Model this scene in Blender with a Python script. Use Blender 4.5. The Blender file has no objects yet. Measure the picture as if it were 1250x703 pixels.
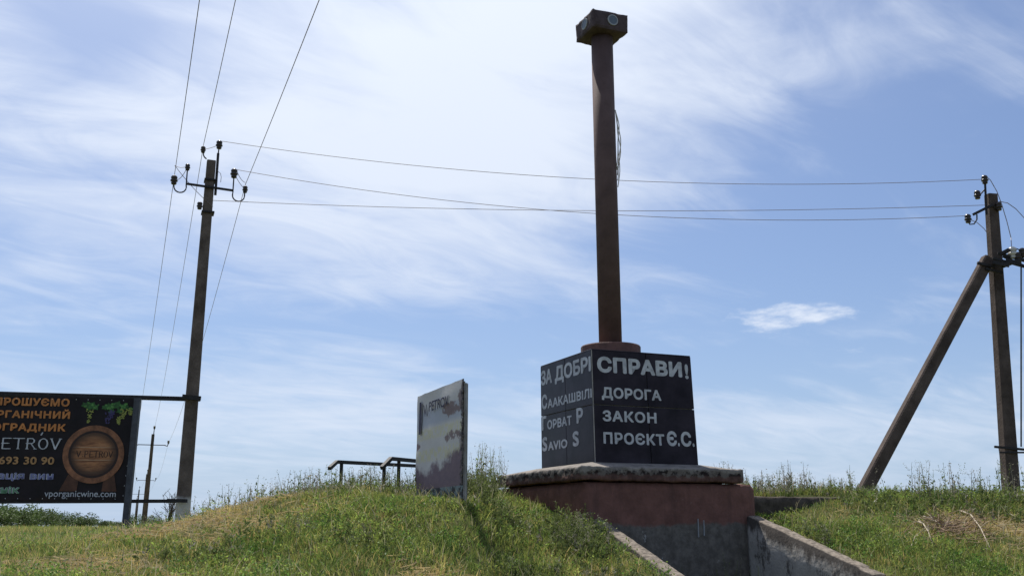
import bpy, bmesh, math, random
import numpy as np
from mathutils import Vector, Matrix, noise as mnoise
R = math.radians
random.seed(7); rng = np.random.default_rng(11)
scn = bpy.context.scene
C = scn.collection

# ------------------------------------------------------------------ camera
PITCH = math.atan(291.5 / 1250)
cam = bpy.data.objects.new('camera', bpy.data.cameras.new('camera')); C.objects.link(cam)
cam.location = (0, 0, 1.6); cam.rotation_euler = (math.pi / 2 + PITCH, 0, 0)
cam.data.sensor_width = 36; cam.data.lens = 36; cam.data.clip_end = 9000; cam.data.clip_start = .05
scn.camera = cam

# ------------------------------------------------------------------ light and exposure
SUN_AZ, SUN_EL = -20.5, 60.0
scn.view_settings.view_transform = 'Standard'; scn.view_settings.look = 'None'
scn.view_settings.gamma = 1; scn.view_settings.exposure = 0.55
sun = bpy.data.objects.new('sun', bpy.data.lights.new('sun', 'SUN')); C.objects.link(sun)
sun.data.energy = 4.2; sun.data.angle = R(.6); sun.data.color = (1, .95, .87)
sd = Vector((math.sin(R(SUN_AZ)) * math.cos(R(SUN_EL)), math.cos(R(SUN_AZ)) * math.cos(R(SUN_EL)), math.sin(R(SUN_EL))))
sun.rotation_euler = (-sd).to_track_quat('-Z', 'Y').to_euler()
sun.location = (0, 0, 40)

# ------------------------------------------------------------------ sky
world = bpy.data.worlds.new('World'); scn.world = world; world.use_nodes = True
WN = world.node_tree; WN.nodes.clear()
def wn(t, **k):
    n = WN.nodes.new(t)
    for a, b in k.items(): setattr(n, a, b)
    return n
def wl(a, b): WN.links.new(a, b)
def wm(op, a, b=None, c=None, clamp=False):
    n = wn('ShaderNodeMath', operation=op, use_clamp=clamp)
    for i, v in enumerate((a, b, c)):
        if v is None: continue
        if isinstance(v, (int, float)): n.inputs[i].default_value = v
        else: wl(v, n.inputs[i])
    return n.outputs[0]
sky = wn('ShaderNodeTexSky', sky_type='NISHITA', sun_disc=False, sun_elevation=R(SUN_EL), sun_rotation=R(SUN_AZ),
         air_density=1.0, dust_density=.6, ozone_density=2.2)
tc = wn('ShaderNodeTexCoord'); sep = wn('ShaderNodeSeparateXYZ'); wl(tc.outputs['Generated'], sep.inputs[0])
dx, dy, dz = sep.outputs
el = wm('MULTIPLY', wm('ARCSINE', dz), 57.2958); az = wm('MULTIPLY', wm('ARCTAN2', dx, dy), 57.2958)
# cirrus sheet: noise on a plane far overhead
zz = wm('MAXIMUM', wm('ADD', dz, .16), .02)
cx_ = wm('DIVIDE', dx, zz); cy_ = wm('DIVIDE', dy, zz)
comb = wn('ShaderNodeCombineXYZ'); wl(cx_, comb.inputs[0]); wl(cy_, comb.inputs[1])
def cloud_noise(rot, sc, scale, detail, rough, dist, off=0.0):
    sn, cs = math.sin(R(rot)), math.cos(R(rot))      # the streaks run towards azimuth rot
    la = wm('ADD', wm('MULTIPLY', cx_, sn), wm('MULTIPLY', cy_, cs)); lb = wm('SUBTRACT', wm('MULTIPLY', cx_, cs), wm('MULTIPLY', cy_, sn))
    m = wn('ShaderNodeCombineXYZ'); wl(wm('MULTIPLY_ADD', la, sc[0], off), m.inputs[0]); wl(wm('MULTIPLY_ADD', lb, sc[1], off * .7), m.inputs[1])
    n = wn('ShaderNodeTexNoise'); wl(m.outputs[0], n.inputs['Vector'])
    n.inputs['Scale'].default_value = scale; n.inputs['Detail'].default_value = detail
    n.inputs['Roughness'].default_value = rough; n.inputs['Distortion'].default_value = dist
    return n.outputs[0]
n1 = cloud_noise(62, (.75, 1.25), 1.5, 9, .52, .9, 3.1)
n2 = cloud_noise(52, (.9, 1.9), 3.0, 10, .60, 1.0, 9.3)
n3 = cloud_noise(0, (1.0, 1.2), 11.0, 8, .6, .3, 5.0)
def gauss(a0, e0, sa, se, amp):
    a = wm('DIVIDE', wm('SUBTRACT', az, a0), sa); e = wm('DIVIDE', wm('SUBTRACT', el, e0), se)
    q = wm('ADD', wm('MULTIPLY', a, a), wm('MULTIPLY', e, e))
    return wm('MULTIPLY', wm('EXPONENT', wm('MULTIPLY', q, -1)), amp)
bias = None
for g in ((2, 31, 9, 11, .27), (-3, 23, 8, 7, .10), (-20, 20, 12, 5, .16), (-7, 15.5, 11, 4, .11), (-14, 27, 7, 4, .05), (-9, 6.3, 9, 2.4, .17), (19, 4.5, 14, 3.2, .10),
          (21, 17, 10, 8, -.17), (-16, 11, 8, 3.2, -.12), (3, 11, 9, 4, -.15), (14, 13, 6, 5, -.08), (-24, 25, 4, 3.5, -.14), (19, 28, 10, 5, .02)):
    q = gauss(*g); bias = q if bias is None else wm('ADD', bias, q)
dens = wm('ADD', wm('ADD', wm('MULTIPLY', n1, .62), wm('MULTIPLY', n2, .38)), bias)
mr = wn('ShaderNodeMapRange', interpolation_type='SMOOTHSTEP'); wl(dens, mr.inputs[0])
mr.inputs[1].default_value = .38; mr.inputs[2].default_value = .80
cl = wm('MULTIPLY', wm('MULTIPLY', mr.outputs[0], .95), wm('SUBTRACT', 1, wm('MULTIPLY', wm('EXPONENT', wm('MULTIPLY', wm('MAXIMUM', el, 0), -.22)), .75)))
# a small fair-weather cloud low in the right half and a wisp under it
small = wm('ADD', gauss(14.9, 11.0, 2.9, .85, 1.15), gauss(17.4, 11.3, 1.8, .45, .8))
small = wm('ADD', small, gauss(18.2, 9.1, 1.4, .5, .45))
wl_s = wn('ShaderNodeTexNoise'); mp = wn('ShaderNodeCombineXYZ'); wl(wm('MULTIPLY', az, .55), mp.inputs[0]); wl(wm('MULTIPLY', el, 1.6), mp.inputs[1])
wl(mp.outputs[0], wl_s.inputs['Vector']); wl_s.inputs['Scale'].default_value = 1.1; wl_s.inputs['Detail'].default_value = 7; wl_s.inputs['Roughness'].default_value = .6
sm = wm('ADD', wm('MULTIPLY', wm('MINIMUM', small, 1), .9), wm('SUBTRACT', wm('MULTIPLY', wl_s.outputs[0], 2.0), 1.35))
mr2 = wn('ShaderNodeMapRange', interpolation_type='SMOOTHSTEP'); wl(sm, mr2.inputs[0])
mr2.inputs[1].default_value = .0; mr2.inputs[2].default_value = .95; mr2.inputs[4].default_value = .95
cl = wm('MAXIMUM', cl, mr2.outputs[0])
# haze round the sun and along the horizon
sdv = wn('ShaderNodeVectorMath', operation='DOT_PRODUCT'); nv = wn('ShaderNodeVectorMath', operation='NORMALIZE')
wl(tc.outputs['Generated'], nv.inputs[0]); wl(nv.outputs[0], sdv.inputs[0]); sdv.inputs[1].default_value = sd
halo = wm('POWER', wm('MAXIMUM', sdv.outputs['Value'], 0), 7)
hz = wm('EXPONENT', wm('MULTIPLY', wm('MAXIMUM', el, 0), -.13))
tint = wn('ShaderNodeMix', data_type='RGBA', blend_type='MULTIPLY'); tint.inputs[0].default_value = 1
wl(sky.outputs[0], tint.inputs[6]); tint.inputs[7].default_value = (.60, .685, .86, 1)
mh = wn('ShaderNodeMix', data_type='RGBA'); wl(wm('MULTIPLY_ADD', hz, .84, .09), mh.inputs[0]); wl(tint.outputs[2], mh.inputs[6]); mh.inputs[7].default_value = (4.0, 5.1, 6.8, 1)
mc = wn('ShaderNodeMix', data_type='RGBA'); wl(cl, mc.inputs[0]); wl(mh.outputs[2], mc.inputs[6]); mc.inputs[7].default_value = (6.25, 6.85, 7.95, 1)
mg = wn('ShaderNodeMix', data_type='RGBA'); wl(wm('MULTIPLY', halo, .7), mg.inputs[0]); wl(mc.outputs[2], mg.inputs[6]); mg.inputs[7].default_value = (11.5, 12, 12.8, 1)
bg = wn('ShaderNodeBackground'); wl(mg.outputs[2], bg.inputs[0]); bg.inputs[1].default_value = .083
wo = wn('ShaderNodeOutputWorld'); wl(bg.outputs[0], wo.inputs[0])

# ------------------------------------------------------------------ helpers
def at(px, py, Y):
    dxx = (px - 625) / 1250; dyy = (351.5 - py) / 1250
    yw = math.cos(PITCH) - dyy * math.sin(PITCH); zw = math.sin(PITCH) + dyy * math.cos(PITCH)
    t = Y / yw
    return Vector((dxx * t, Y, 1.6 + zw * t))
def tag(o, label=None, cat=None, group=None, kind=None):
    if label: o['label'] = label
    if cat: o['category'] = cat
    if group: o['group'] = group
    if kind: o['kind'] = kind
    return o
def empty(name, loc, label, cat, group=None):
    o = bpy.data.objects.new(name, None); C.objects.link(o); o.location = loc; o.empty_display_size = .2
    return tag(o, label, cat, group)
def root_loc(p):
    v = Vector((0, 0, 0))
    while p is not None: v = v + p.location; p = p.parent
    return v
def obj(name, bm, mat, parent=None, smooth=False):
    me = bpy.data.meshes.new(name)
    if parent is not None: bmesh.ops.translate(bm, verts=bm.verts, vec=-root_loc(parent))
    bm.normal_update(); bm.to_mesh(me); bm.free()
    if mat: me.materials.append(mat)
    if smooth:
        for p in me.polygons: p.use_smooth = True
    o = bpy.data.objects.new(name, me); C.objects.link(o)
    if parent is not None: o.parent = parent
    return o
def copy_tree(o, parent=None):
    c = o.copy(); C.objects.link(c); c.parent = parent
    for ch in [x for x in o.children]: copy_tree(ch, c)
    return c
def B(): return bmesh.new()
def box(bm, lo, hi, M=None, bev=0):
    v = [bm.verts.new((x, y, z)) for x in (lo[0], hi[0]) for y in (lo[1], hi[1]) for z in (lo[2], hi[2])]
    fs = [(0, 1, 3, 2), (4, 6, 7, 5), (0, 4, 5, 1), (2, 3, 7, 6), (0, 2, 6, 4), (1, 5, 7, 3)]
    f = [bm.faces.new([v[i] for i in q]) for q in fs]
    if bev:
        es = list({e for q in f for e in q.edges})
        r = bmesh.ops.bevel(bm, geom=es, offset=bev, segments=2, affect='EDGES', profile=.7)
        v = list({w for w in r['verts']} | {w for w in v if w.is_valid})
    if M is not None: bmesh.ops.transform(bm, matrix=M, verts=[w for w in v if w.is_valid])
    return bm
def tube(bm, pts, r, n=8, cap=True, M=None, phase=0):
    pts = [Vector(p) for p in pts]
    rs = [r] * len(pts) if isinstance(r, (int, float)) else r
    rings = []; up = Vector((.013, .021, 1)).normalized()
    for i, p in enumerate(pts):
        t = (pts[min(i + 1, len(pts) - 1)] - pts[max(i - 1, 0)]).normalized()
        a = t.cross(up)
        if a.length < .05: a = t.cross(Vector((0, 1, 0)))
        if i and a.dot(pa) < 0: a = -a
        a.normalize(); b = t.cross(a); pa = a
        rings.append([bm.verts.new(p + rs[i] * (math.cos(q) * a + math.sin(q) * b)) for q in [phase + 2 * math.pi * k / n for k in range(n)]])
    for q in range(len(rings) - 1):
        for k in range(n):
            bm.faces.new((rings[q][k], rings[q][(k + 1) % n], rings[q + 1][(k + 1) % n], rings[q + 1][k]))
    if cap: bm.faces.new(rings[0][::-1]); bm.faces.new(rings[-1])
    if M is not None: bmesh.ops.transform(bm, matrix=M, verts=[w for g in rings for w in g])
    return bm
def lathe(bm, c, prof, n=14, M=None):
    rings = [[bm.verts.new((c[0] + r * math.cos(2 * math.pi * k / n), c[1] + r * math.sin(2 * math.pi * k / n), c[2] + z)) for k in range(n)] for r, z in prof]
    for q in range(len(rings) - 1):
        for k in range(n): bm.faces.new((rings[q][k], rings[q][(k + 1) % n], rings[q + 1][(k + 1) % n], rings[q + 1][k]))
    bm.faces.new(rings[0][::-1]); bm.faces.new(rings[-1])
    if M is not None: bmesh.ops.transform(bm, matrix=M, verts=[w for g in rings for w in g])
    return bm
def nz(p, s=1.0): return mnoise.noise(Vector(p) * s)
def rough_box(lo, hi, seg, amp, sc, M=None, bev=.03, fine=0):
    """box subdivided and weathered"""
    bm = bmesh.new(); box(bm, lo, hi)
    for ax in range(3):
        n = seg[ax]
        for k in range(1, n):
            co = [0, 0, 0]; co[ax] = lo[ax] + (hi[ax] - lo[ax]) * k / n
            no = [0, 0, 0]; no[ax] = 1
            bmesh.ops.bisect_plane(bm, geom=bm.verts[:] + bm.edges[:] + bm.faces[:], plane_co=co, plane_no=no)
    bm.normal_update()
    for v in bm.verts:
        on = [(abs(v.co[a] - lo[a]) < 1e-4) or (abs(v.co[a] - hi[a]) < 1e-4) for a in range(3)]
        n = v.normal.copy()
        k = sum(on)
        d = amp * (nz(v.co, sc) + .5 * nz(v.co + Vector((9, 3, 1)), sc * 2.7))
        if k >= 2: d -= bev * (.8 + .9 * max(0, nz(v.co + Vector((4, 7, 2)), sc * 2)))
        if fine: d += fine * mnoise.noise(v.co * 15) + fine * .7 * min(0, mnoise.noise(v.co * 6.1 + Vector((5, 5, 5))))
        v.co += n * d
    if M is not None: bmesh.ops.transform(bm, matrix=M, verts=bm.verts)
    return bm

# ---- materials
def mat(name, col, rough=.8, var=.25, scale=6, bump=.3, bscale=40, metallic=0, col2=None, spec=.5, detail=6, thr=None, coord='Object'):
    m = bpy.data.materials.new(name); m.use_nodes = True; nt = m.node_tree
    p = nt.nodes['Principled BSDF']; p.inputs['Roughness'].default_value = rough; p.inputs['Metallic'].default_value = metallic
    p.inputs['Specular IOR Level'].default_value = spec
    t = nt.nodes.new('ShaderNodeTexCoord')
    n = nt.nodes.new('ShaderNodeTexNoise'); n.inputs['Scale'].default_value = scale; n.inputs['Detail'].default_value = detail; n.inputs['Roughness'].default_value = .65
    nt.links.new(t.outputs[coord], n.inputs['Vector'])
    r = nt.nodes.new('ShaderNodeValToRGB'); nt.links.new(n.outputs[0], r.inputs[0])
    c2 = col2 or tuple(c * (1 - var) for c in col)
    hi = tuple(min(1, c * (1 + var)) for c in col)
    a, b = thr or (.35, .65)
    r.color_ramp.elements[0].position = a; r.color_ramp.elements[0].color = (*c2, 1)
    r.color_ramp.elements[1].position = b; r.color_ramp.elements[1].color = (*hi, 1)
    nt.links.new(r.outputs[0], p.inputs['Base Color'])
    if bump:
        n2 = nt.nodes.new('ShaderNodeTexNoise'); n2.inputs['Scale'].default_value = bscale; n2.inputs['Detail'].default_value = 5
        nt.links.new(t.outputs[coord], n2.inputs['Vector'])
        bp = nt.nodes.new('ShaderNodeBump'); bp.inputs['Strength'].default_value = bump; bp.inputs['Distance'].default_value = .02
        nt.links.new(n2.outputs[0], bp.inputs['Height']); nt.links.new(bp.outputs[0], p.inputs['Normal'])
    return m
def N(m, t, **k):
    n = m.node_tree.nodes.new(t)
    for a, b in k.items(): setattr(n, a, b)
    return n
def LK(m, a, b): m.node_tree.links.new(a, b)
def MM(m, op, a, b=None, clamp=False):
    n = N(m, 'ShaderNodeMath', operation=op, use_clamp=clamp)
    for i, v in enumerate((a, b)):
        if v is None: continue
        if isinstance(v, (int, float)): n.inputs[i].default_value = v
        else: LK(m, v, n.inputs[i])
    return n.outputs[0]
def noise_tex(m, vec, scale, detail=6, rough=.6, mapscale=None):
    n = N(m, 'ShaderNodeTexNoise'); n.inputs['Scale'].default_value = scale; n.inputs['Detail'].default_value = detail; n.inputs['Roughness'].default_value = rough
    if mapscale:
        mp = N(m, 'ShaderNodeMapping'); mp.inputs['Scale'].default_value = mapscale; LK(m, vec, mp.inputs[0]); vec = mp.outputs[0]
    LK(m, vec, n.inputs['Vector']); return n.outputs[0]
def mixc(m, f, a, b):
    n = N(m, 'ShaderNodeMix', data_type='RGBA')
    if isinstance(f, (int, float)): n.inputs[0].default_value = f
    else: LK(m, f, n.inputs[0])
    for i, v in ((6, a), (7, b)):
        if isinstance(v, tuple): n.inputs[i].default_value = (*v, 1)
        else: LK(m, v, n.inputs[i])
    return n.outputs[2]
def step(m, v, a, b):
    n = N(m, 'ShaderNodeMapRange', interpolation_type='SMOOTHSTEP'); LK(m, v, n.inputs[0]); n.inputs[1].default_value = a; n.inputs[2].default_value = b
    return n.outputs[0]

M_granite = mat('polished_granite', (.022, .017, .024), .28, .55, 2.2, .04, 60, spec=.12, col2=(.010, .007, .012))
M_letter = mat('letter_paint', (.47, .48, .50), .7, .22, 9, .1, 80)
M_collar = mat('rusty_collar', (.14, .070, .056), .8, .3, 6, .25)
M_iron = mat('painted_pipe', (.108, .070, .064), .75, .18, 3, .12, 60, spec=.2)
M_head = mat('head_paint', (.075, .055, .058), .8, .25, 8, .3, 50, spec=.2)
M_ring = mat('pale_ring', (.33, .35, .38), .7, .1, 8, 0)
M_lens = mat('grey_glass', (.10, .13, .17), .5, .1, 8, 0)
M_polec = mat('pole_concrete', (.125, .10, .085), .95, .35, 3, .5, 30, spec=.15)
M_poled = mat('pole_dark', (.085, .066, .057), .95, .35, 3, .5, 30, spec=.15)
M_steel = mat('black_steel', (.022, .020, .021), .65, .4, 20, .2, 60, spec=.3)
M_frame = mat('grey_steel', (.055, .06, .072), .6, .3, 8, .2, 60, spec=.4)
M_ins = mat('dark_porcelain', (.03, .02, .018), .3, .3, 20, 0)
M_insw = mat('white_porcelain', (.55, .53, .48), .35, .1, 20, 0)
M_wire = mat('weathered_wire', (.22, .18, .17), .6, .2, 20, 0)
M_cord = mat('frayed_cord', (.5, .48, .45), .9, .3, 30, 0)
M_twig = mat('dry_twig', (.42, .36, .27), .95, .25, 9, .2)
M_bark = mat('bark', (.07, .055, .04), .95, .3, 9, .4)
M_grommet = mat('grommet', (.6, .6, .6), .5, .1, 9, 0)

# pole concrete with a whitewashed foot
M_pole1 = mat('pole_concrete_whitewashed', (.125, .10, .085), .95, .35, 3, .5, 30, spec=.15)
p = M_pole1.node_tree.nodes['Principled BSDF']; old = p.inputs['Base Color'].links[0].from_socket
g = N(M_pole1, 'ShaderNodeNewGeometry'); s = N(M_pole1, 'ShaderNodeSeparateXYZ'); LK(M_pole1, g.outputs['Position'], s.inputs[0])
nn = noise_tex(M_pole1, g.outputs['Position'], 7)
f = step(M_pole1, MM(M_pole1, 'ADD', s.outputs[2], MM(M_pole1, 'MULTIPLY', nn, .16)), 2.27, 2.17)
f = MM(M_pole1, 'MULTIPLY', f, MM(M_pole1, 'ADD', .6, MM(M_pole1, 'MULTIPLY', nn, .6), True))
LK(M_pole1, mixc(M_pole1, f, old, (.60, .58, .53)), p.inputs['Base Color'])

# red painted concrete above bare grey plaster
M_ped = mat('red_painted_concrete', (.165, .082, .068), .9, .22, 4, .5, 22, spec=.2)
p = M_ped.node_tree.nodes['Principled BSDF']; old = p.inputs['Base Color'].links[0].from_socket
g = N(M_ped, 'ShaderNodeNewGeometry'); s = N(M_ped, 'ShaderNodeSeparateXYZ'); LK(M_ped, g.outputs['Position'], s.inputs[0])
n_a = noise_tex(M_ped, g.outputs['Position'], 2.2, 7, .7); n_b = noise_tex(M_ped, g.outputs['Position'], 9, 6, .7)
n_c = noise_tex(M_ped, g.outputs['Position'], 1.0, 6, .7, (6, 6, .7))
edge = MM(M_ped, 'ADD', s.outputs[2], MM(M_ped, 'ADD', MM(M_ped, 'MULTIPLY', n_a, .26), MM(M_ped, 'MULTIPLY', n_b, .06)))
grey = mixc(M_ped, step(M_ped, n_b, .3, .7), (.085, .078, .07), (.17, .155, .14))
grey = mixc(M_ped, MM(M_ped, 'MULTIPLY', step(M_ped, n_c, .5, .7), .6), grey, (.05, .045, .04))
grey = mixc(M_ped, MM(M_ped, 'MULTIPLY', step(M_ped, n_a, .62, .66), .8), grey, (.42, .42, .42))
old = mixc(M_ped, MM(M_ped, 'MULTIPLY', step(M_ped, n_b, .63, .72), .45), old, (.30, .22, .19))
old = mixc(M_ped, MM(M_ped, 'MULTIPLY', step(M_ped, n_c, .5, .72), .45), old, (.055, .035, .032))
LK(M_ped, mixc(M_ped, step(M_ped, edge, 1.825, 1.765), old, grey), p.inputs['Base Color'])

# bare slab: pale screed on top, stained broken side
M_slab = mat('weathered_screed', (.215, .195, .175), .95, .3, 5, .8, 14, spec=.15)
p = M_slab.node_tree.nodes['Principled BSDF']; old = p.inputs['Base Color'].links[0].from_socket
g = N(M_slab, 'ShaderNodeNewGeometry'); s = N(M_slab, 'ShaderNodeSeparateXYZ'); LK(M_slab, g.outputs['Position'], s.inputs[0])
n_a = noise_tex(M_slab, g.outputs['Position'], 5, 8, .75)
e2 = MM(M_slab, 'ADD', s.outputs[2], MM(M_slab, 'MULTIPLY', MM(M_slab, 'SUBTRACT', n_a, .5), .28))
n_d = noise_tex(M_slab, g.outputs['Position'], 7, 6, .7)
lowr = mixc(M_slab, step(M_slab, n_d, .35, .65), (.075, .045, .040), (.15, .085, .070))
side = mixc(M_slab, step(M_slab, n_d, .45, .56), (.02, .016, .016), (.15, .13, .115))
side = mixc(M_slab, step(M_slab, MM(M_slab, 'ADD', s.outputs[2], MM(M_slab, 'MULTIPLY', MM(M_slab, 'SUBTRACT', n_d, .5), .2)), 2.285, 2.245), side, lowr)
LK(M_slab, mixc(M_slab, step(M_slab, e2, 2.345, 2.31), old, side), p.inputs['Base Color'])

# plastered wing walls with black lichen running down from the top
M_wall = mat('stained_plaster', (.37, .35, .32), .92, .15, 5, .5, 18, spec=.15)
p = M_wall.node_tree.nodes['Principled BSDF']; old = p.inputs['Base Color'].links[0].from_socket
g = N(M_wall, 'ShaderNodeNewGeometry'); a = N(M_wall, 'ShaderNodeAttribute', attribute_name='depth')
n_a = noise_tex(M_wall, g.outputs['Position'], 1.0, 8, .75, (3.5, 3.5, 1.3)); n_b = noise_tex(M_wall, g.outputs['Position'], 16, 6, .7)
st = MM(M_wall, 'ADD', MM(M_wall, 'MULTIPLY', a.outputs['Fac'], 1.5), n_a)
f = MM(M_wall, 'MULTIPLY', step(M_wall, st, .86, .62), .92)
f = MM(M_wall, 'MAXIMUM', f, MM(M_wall, 'MULTIPLY', step(M_wall, MM(M_wall, 'ADD', n_a, MM(M_wall, 'MULTIPLY', n_b, .3)), .66, .76), .75))
c1 = mixc(M_wall, f, old, (.045, .038, .034))
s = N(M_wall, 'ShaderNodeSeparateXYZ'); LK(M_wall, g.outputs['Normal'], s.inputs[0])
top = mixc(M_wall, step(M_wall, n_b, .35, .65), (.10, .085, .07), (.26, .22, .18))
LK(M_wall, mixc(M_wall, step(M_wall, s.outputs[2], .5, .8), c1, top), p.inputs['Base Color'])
M_beam = mat('dark_old_concrete', (.075, .062, .05), .95, .4, 6, .7, 18, spec=.15)

# foliage: colour per blade in an attribute, light passing through
def leaf_mat(name, trans=.45, attr='tint'):
    m = bpy.data.materials.new(name); m.use_nodes = True; nt = m.node_tree; nt.nodes.clear()
    a = N(m, 'ShaderNodeAttribute', attribute_name=attr)
    d = N(m, 'ShaderNodeBsdfPrincipled'); d.inputs['Roughness'].default_value = .6; d.inputs['Specular IOR Level'].default_value = .25
    t = N(m, 'ShaderNodeBsdfTranslucent'); x = N(m, 'ShaderNodeMixShader'); x.inputs[0].default_value = trans
    o = N(m, 'ShaderNodeOutputMaterial')
    LK(m, a.outputs['Color'], d.inputs['Base Color']); LK(m, a.outputs['Color'], t.inputs['Color'])
    LK(m, d.outputs[0], x.inputs[1]); LK(m, t.outputs[0], x.inputs[2]); LK(m, x.outputs[0], o.inputs[0]); return m
M_leaf = leaf_mat('grass_blade'); M_tree = leaf_mat('tree_leaf', .3)

# ------------------------------------------------------------------ the place: monument frame and ground heights
CO = Vector((.92, 13.45, 0)); U = Vector((.9225, .386, 0)); V = Vector((-.386, .9225, 0))
MUV = Matrix(((U.x, V.x, 0, CO.x), (U.y, V.y, 0, CO.y), (0, 0, 1, 0), (0, 0, 0, 1)))
def uv(u, v, z=0): return CO + U * u + V * v + Vector((0, 0, z))
WL = (1.715, .321)      # left wing wall: top at the pedestal, fall per metre
WR = (1.755, .278)
def smooth(a, b, x):
    t = np.clip((x - a) / (b - a), 0, 1); return t * t * (3 - 2 * t)
def wig(x, y, s, seed):
    return (np.sin(x * s + seed) * np.cos(y * s * 1.13 + seed * 2.1) + .5 * np.sin(x * s * 2.3 + y * s * 1.7 + seed * 3) + .3 * np.sin(x * s * 4.1 - y * s * 3.7 + seed))/1.8
def ground_h(x, y, cut=True):
    x = np.asarray(x, float); y = np.asarray(y, float)
    w = y - .2 * x + .95 * smooth(-3.3, -1.5, x) * (1 - smooth(-.8, .15, x))
    prof = np.interp(w, [4, 5.5, 9, 11.2, 13.3, 14.3, 15.2, 18, 22, 30, 45], [0, .05, .5, 1.02, 1.66, 2.0, 2.07, 2.05, 1.7, 1.3, 1.2])
    field = np.interp(y, [3, 5, 9.5, 14, 20, 40, 80, 200], [0, .25, 1.1, 1.25, 1.38, 1.36, 1.25, 1.2])
    s = np.interp(x + .25 * np.sin(y * .7), [-7.5, -5.3, -4.7, -3.8, -3.2, -2.4], [0, .20, .38, .66, .86, .97])
    s2 = smooth(-4.5, -1, x)
    h = (field + s * np.maximum(prof - field, 0)) * (1 - s2) + prof * s2
    near = smooth(7, 10, y) * (1 - smooth(30, 60, y))
    h = h + near * (.035 * wig(x, y, 1.1, 1.3) + .02 * wig(x, y, 3.1, .4))
    tb = np.exp(-((x + .95) / .85) ** 4 - ((y - 13.35) / 1.35) ** 4); h = h * (1 - tb) + (1.90 + .01 * (y - 13.3)) * tb
    rx = x - CO.x; ry = y - CO.y
    u = rx * U.x + ry * U.y; v = rx * V.x + ry * V.y
    inr = (1 - smooth(.1, .5, v)) * smooth(-5.2, -4.6, v)
    for (z0, k), d in ((WL, np.maximum(.06 - u, 0)), (WR, np.maximum(u - 2.67, 0))):
        t = np.exp(-(d / .55) ** 2) * inr * (d > 0)
        h = h * (1 - t) + (z0 + k * np.minimum(v, 0) - .07) * t
    h = h - .24 * np.exp(-((u - 3.1) / 1.1) ** 2) * (v < .62) * (v > -.7) * (u > 2.6)
    h = h - .17 * np.exp(-(np.maximum(-u, 0) / .55) ** 2) * smooth(-.1, .4, v) * (1 - smooth(1.6, 2.5, v)) * (u < .1)
    if cut:
        c = (u > .12) & (u < 2.6) & (v < .3)
        h = np.where(c, np.minimum(h, .22), h)
    return h

def axis(lo, hi, st, far):
    a = list(np.arange(lo, hi + 1e-6, st)); d = st; x = hi
    while x < far: d *= 1.22; x += d; a.append(x)
    d = st; x = lo; pre = []
    while x > -far: d *= 1.22; x -= d; pre.append(x)
    return np.array(pre[::-1] + a)
xs = axis(-9, 13, .11, 5000); ys = axis(2, 19, .11, 5000)
X, Y = np.meshgrid(xs, ys); Z = ground_h(X, Y)
def grid_mesh(name, X, Y, Z, m):
    ny, nx = X.shape; co = np.stack([X, Y, Z], -1).reshape(-1, 3)
    i = np.arange(ny * nx).reshape(ny, nx)
    q = np.stack([i[:-1, :-1], i[:-1, 1:], i[1:, 1:], i[1:, :-1]], -1).reshape(-1, 4)
    me = bpy.data.meshes.new(name); me.from_pydata(co.tolist(), [], q.tolist()); me.materials.append(m)
    for pp in me.polygons: pp.use_smooth = True
    o = bpy.data.objects.new(name, me); C.objects.link(o); return o
M_ground = mat('earth_and_thatch', (.10, .095, .038), 1, .3, 1.3, .9, 9, col2=(.055, .065, .022), spec=.1)
p = M_ground.node_tree.nodes['Principled BSDF']; old = p.inputs['Base Color'].links[0].from_socket
g = N(M_ground, 'ShaderNodeNewGeometry'); s = N(M_ground, 'ShaderNodeSeparateXYZ'); LK(M_ground, g.outputs['Position'], s.inputs[0])
n_a = noise_tex(M_ground, g.outputs['Position'], .05, 6, .6, (1, 3, 1)); n_b = noise_tex(M_ground, g.outputs['Position'], 3, 6, .7)
fld = mixc(M_ground, step(M_ground, n_a, .35, .65), (.19, .215, .075), (.27, .27, .11))
c1 = mixc(M_ground, step(M_ground, s.outputs[1], 22, 40), old, fld)
LK(M_ground, c1, p.inputs['Base Color'])
tag(grid_mesh('ground', X, Y, Z, M_ground), 'grassy ground with an earth mound rising to the monument and flat field behind', kind='structure')

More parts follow.
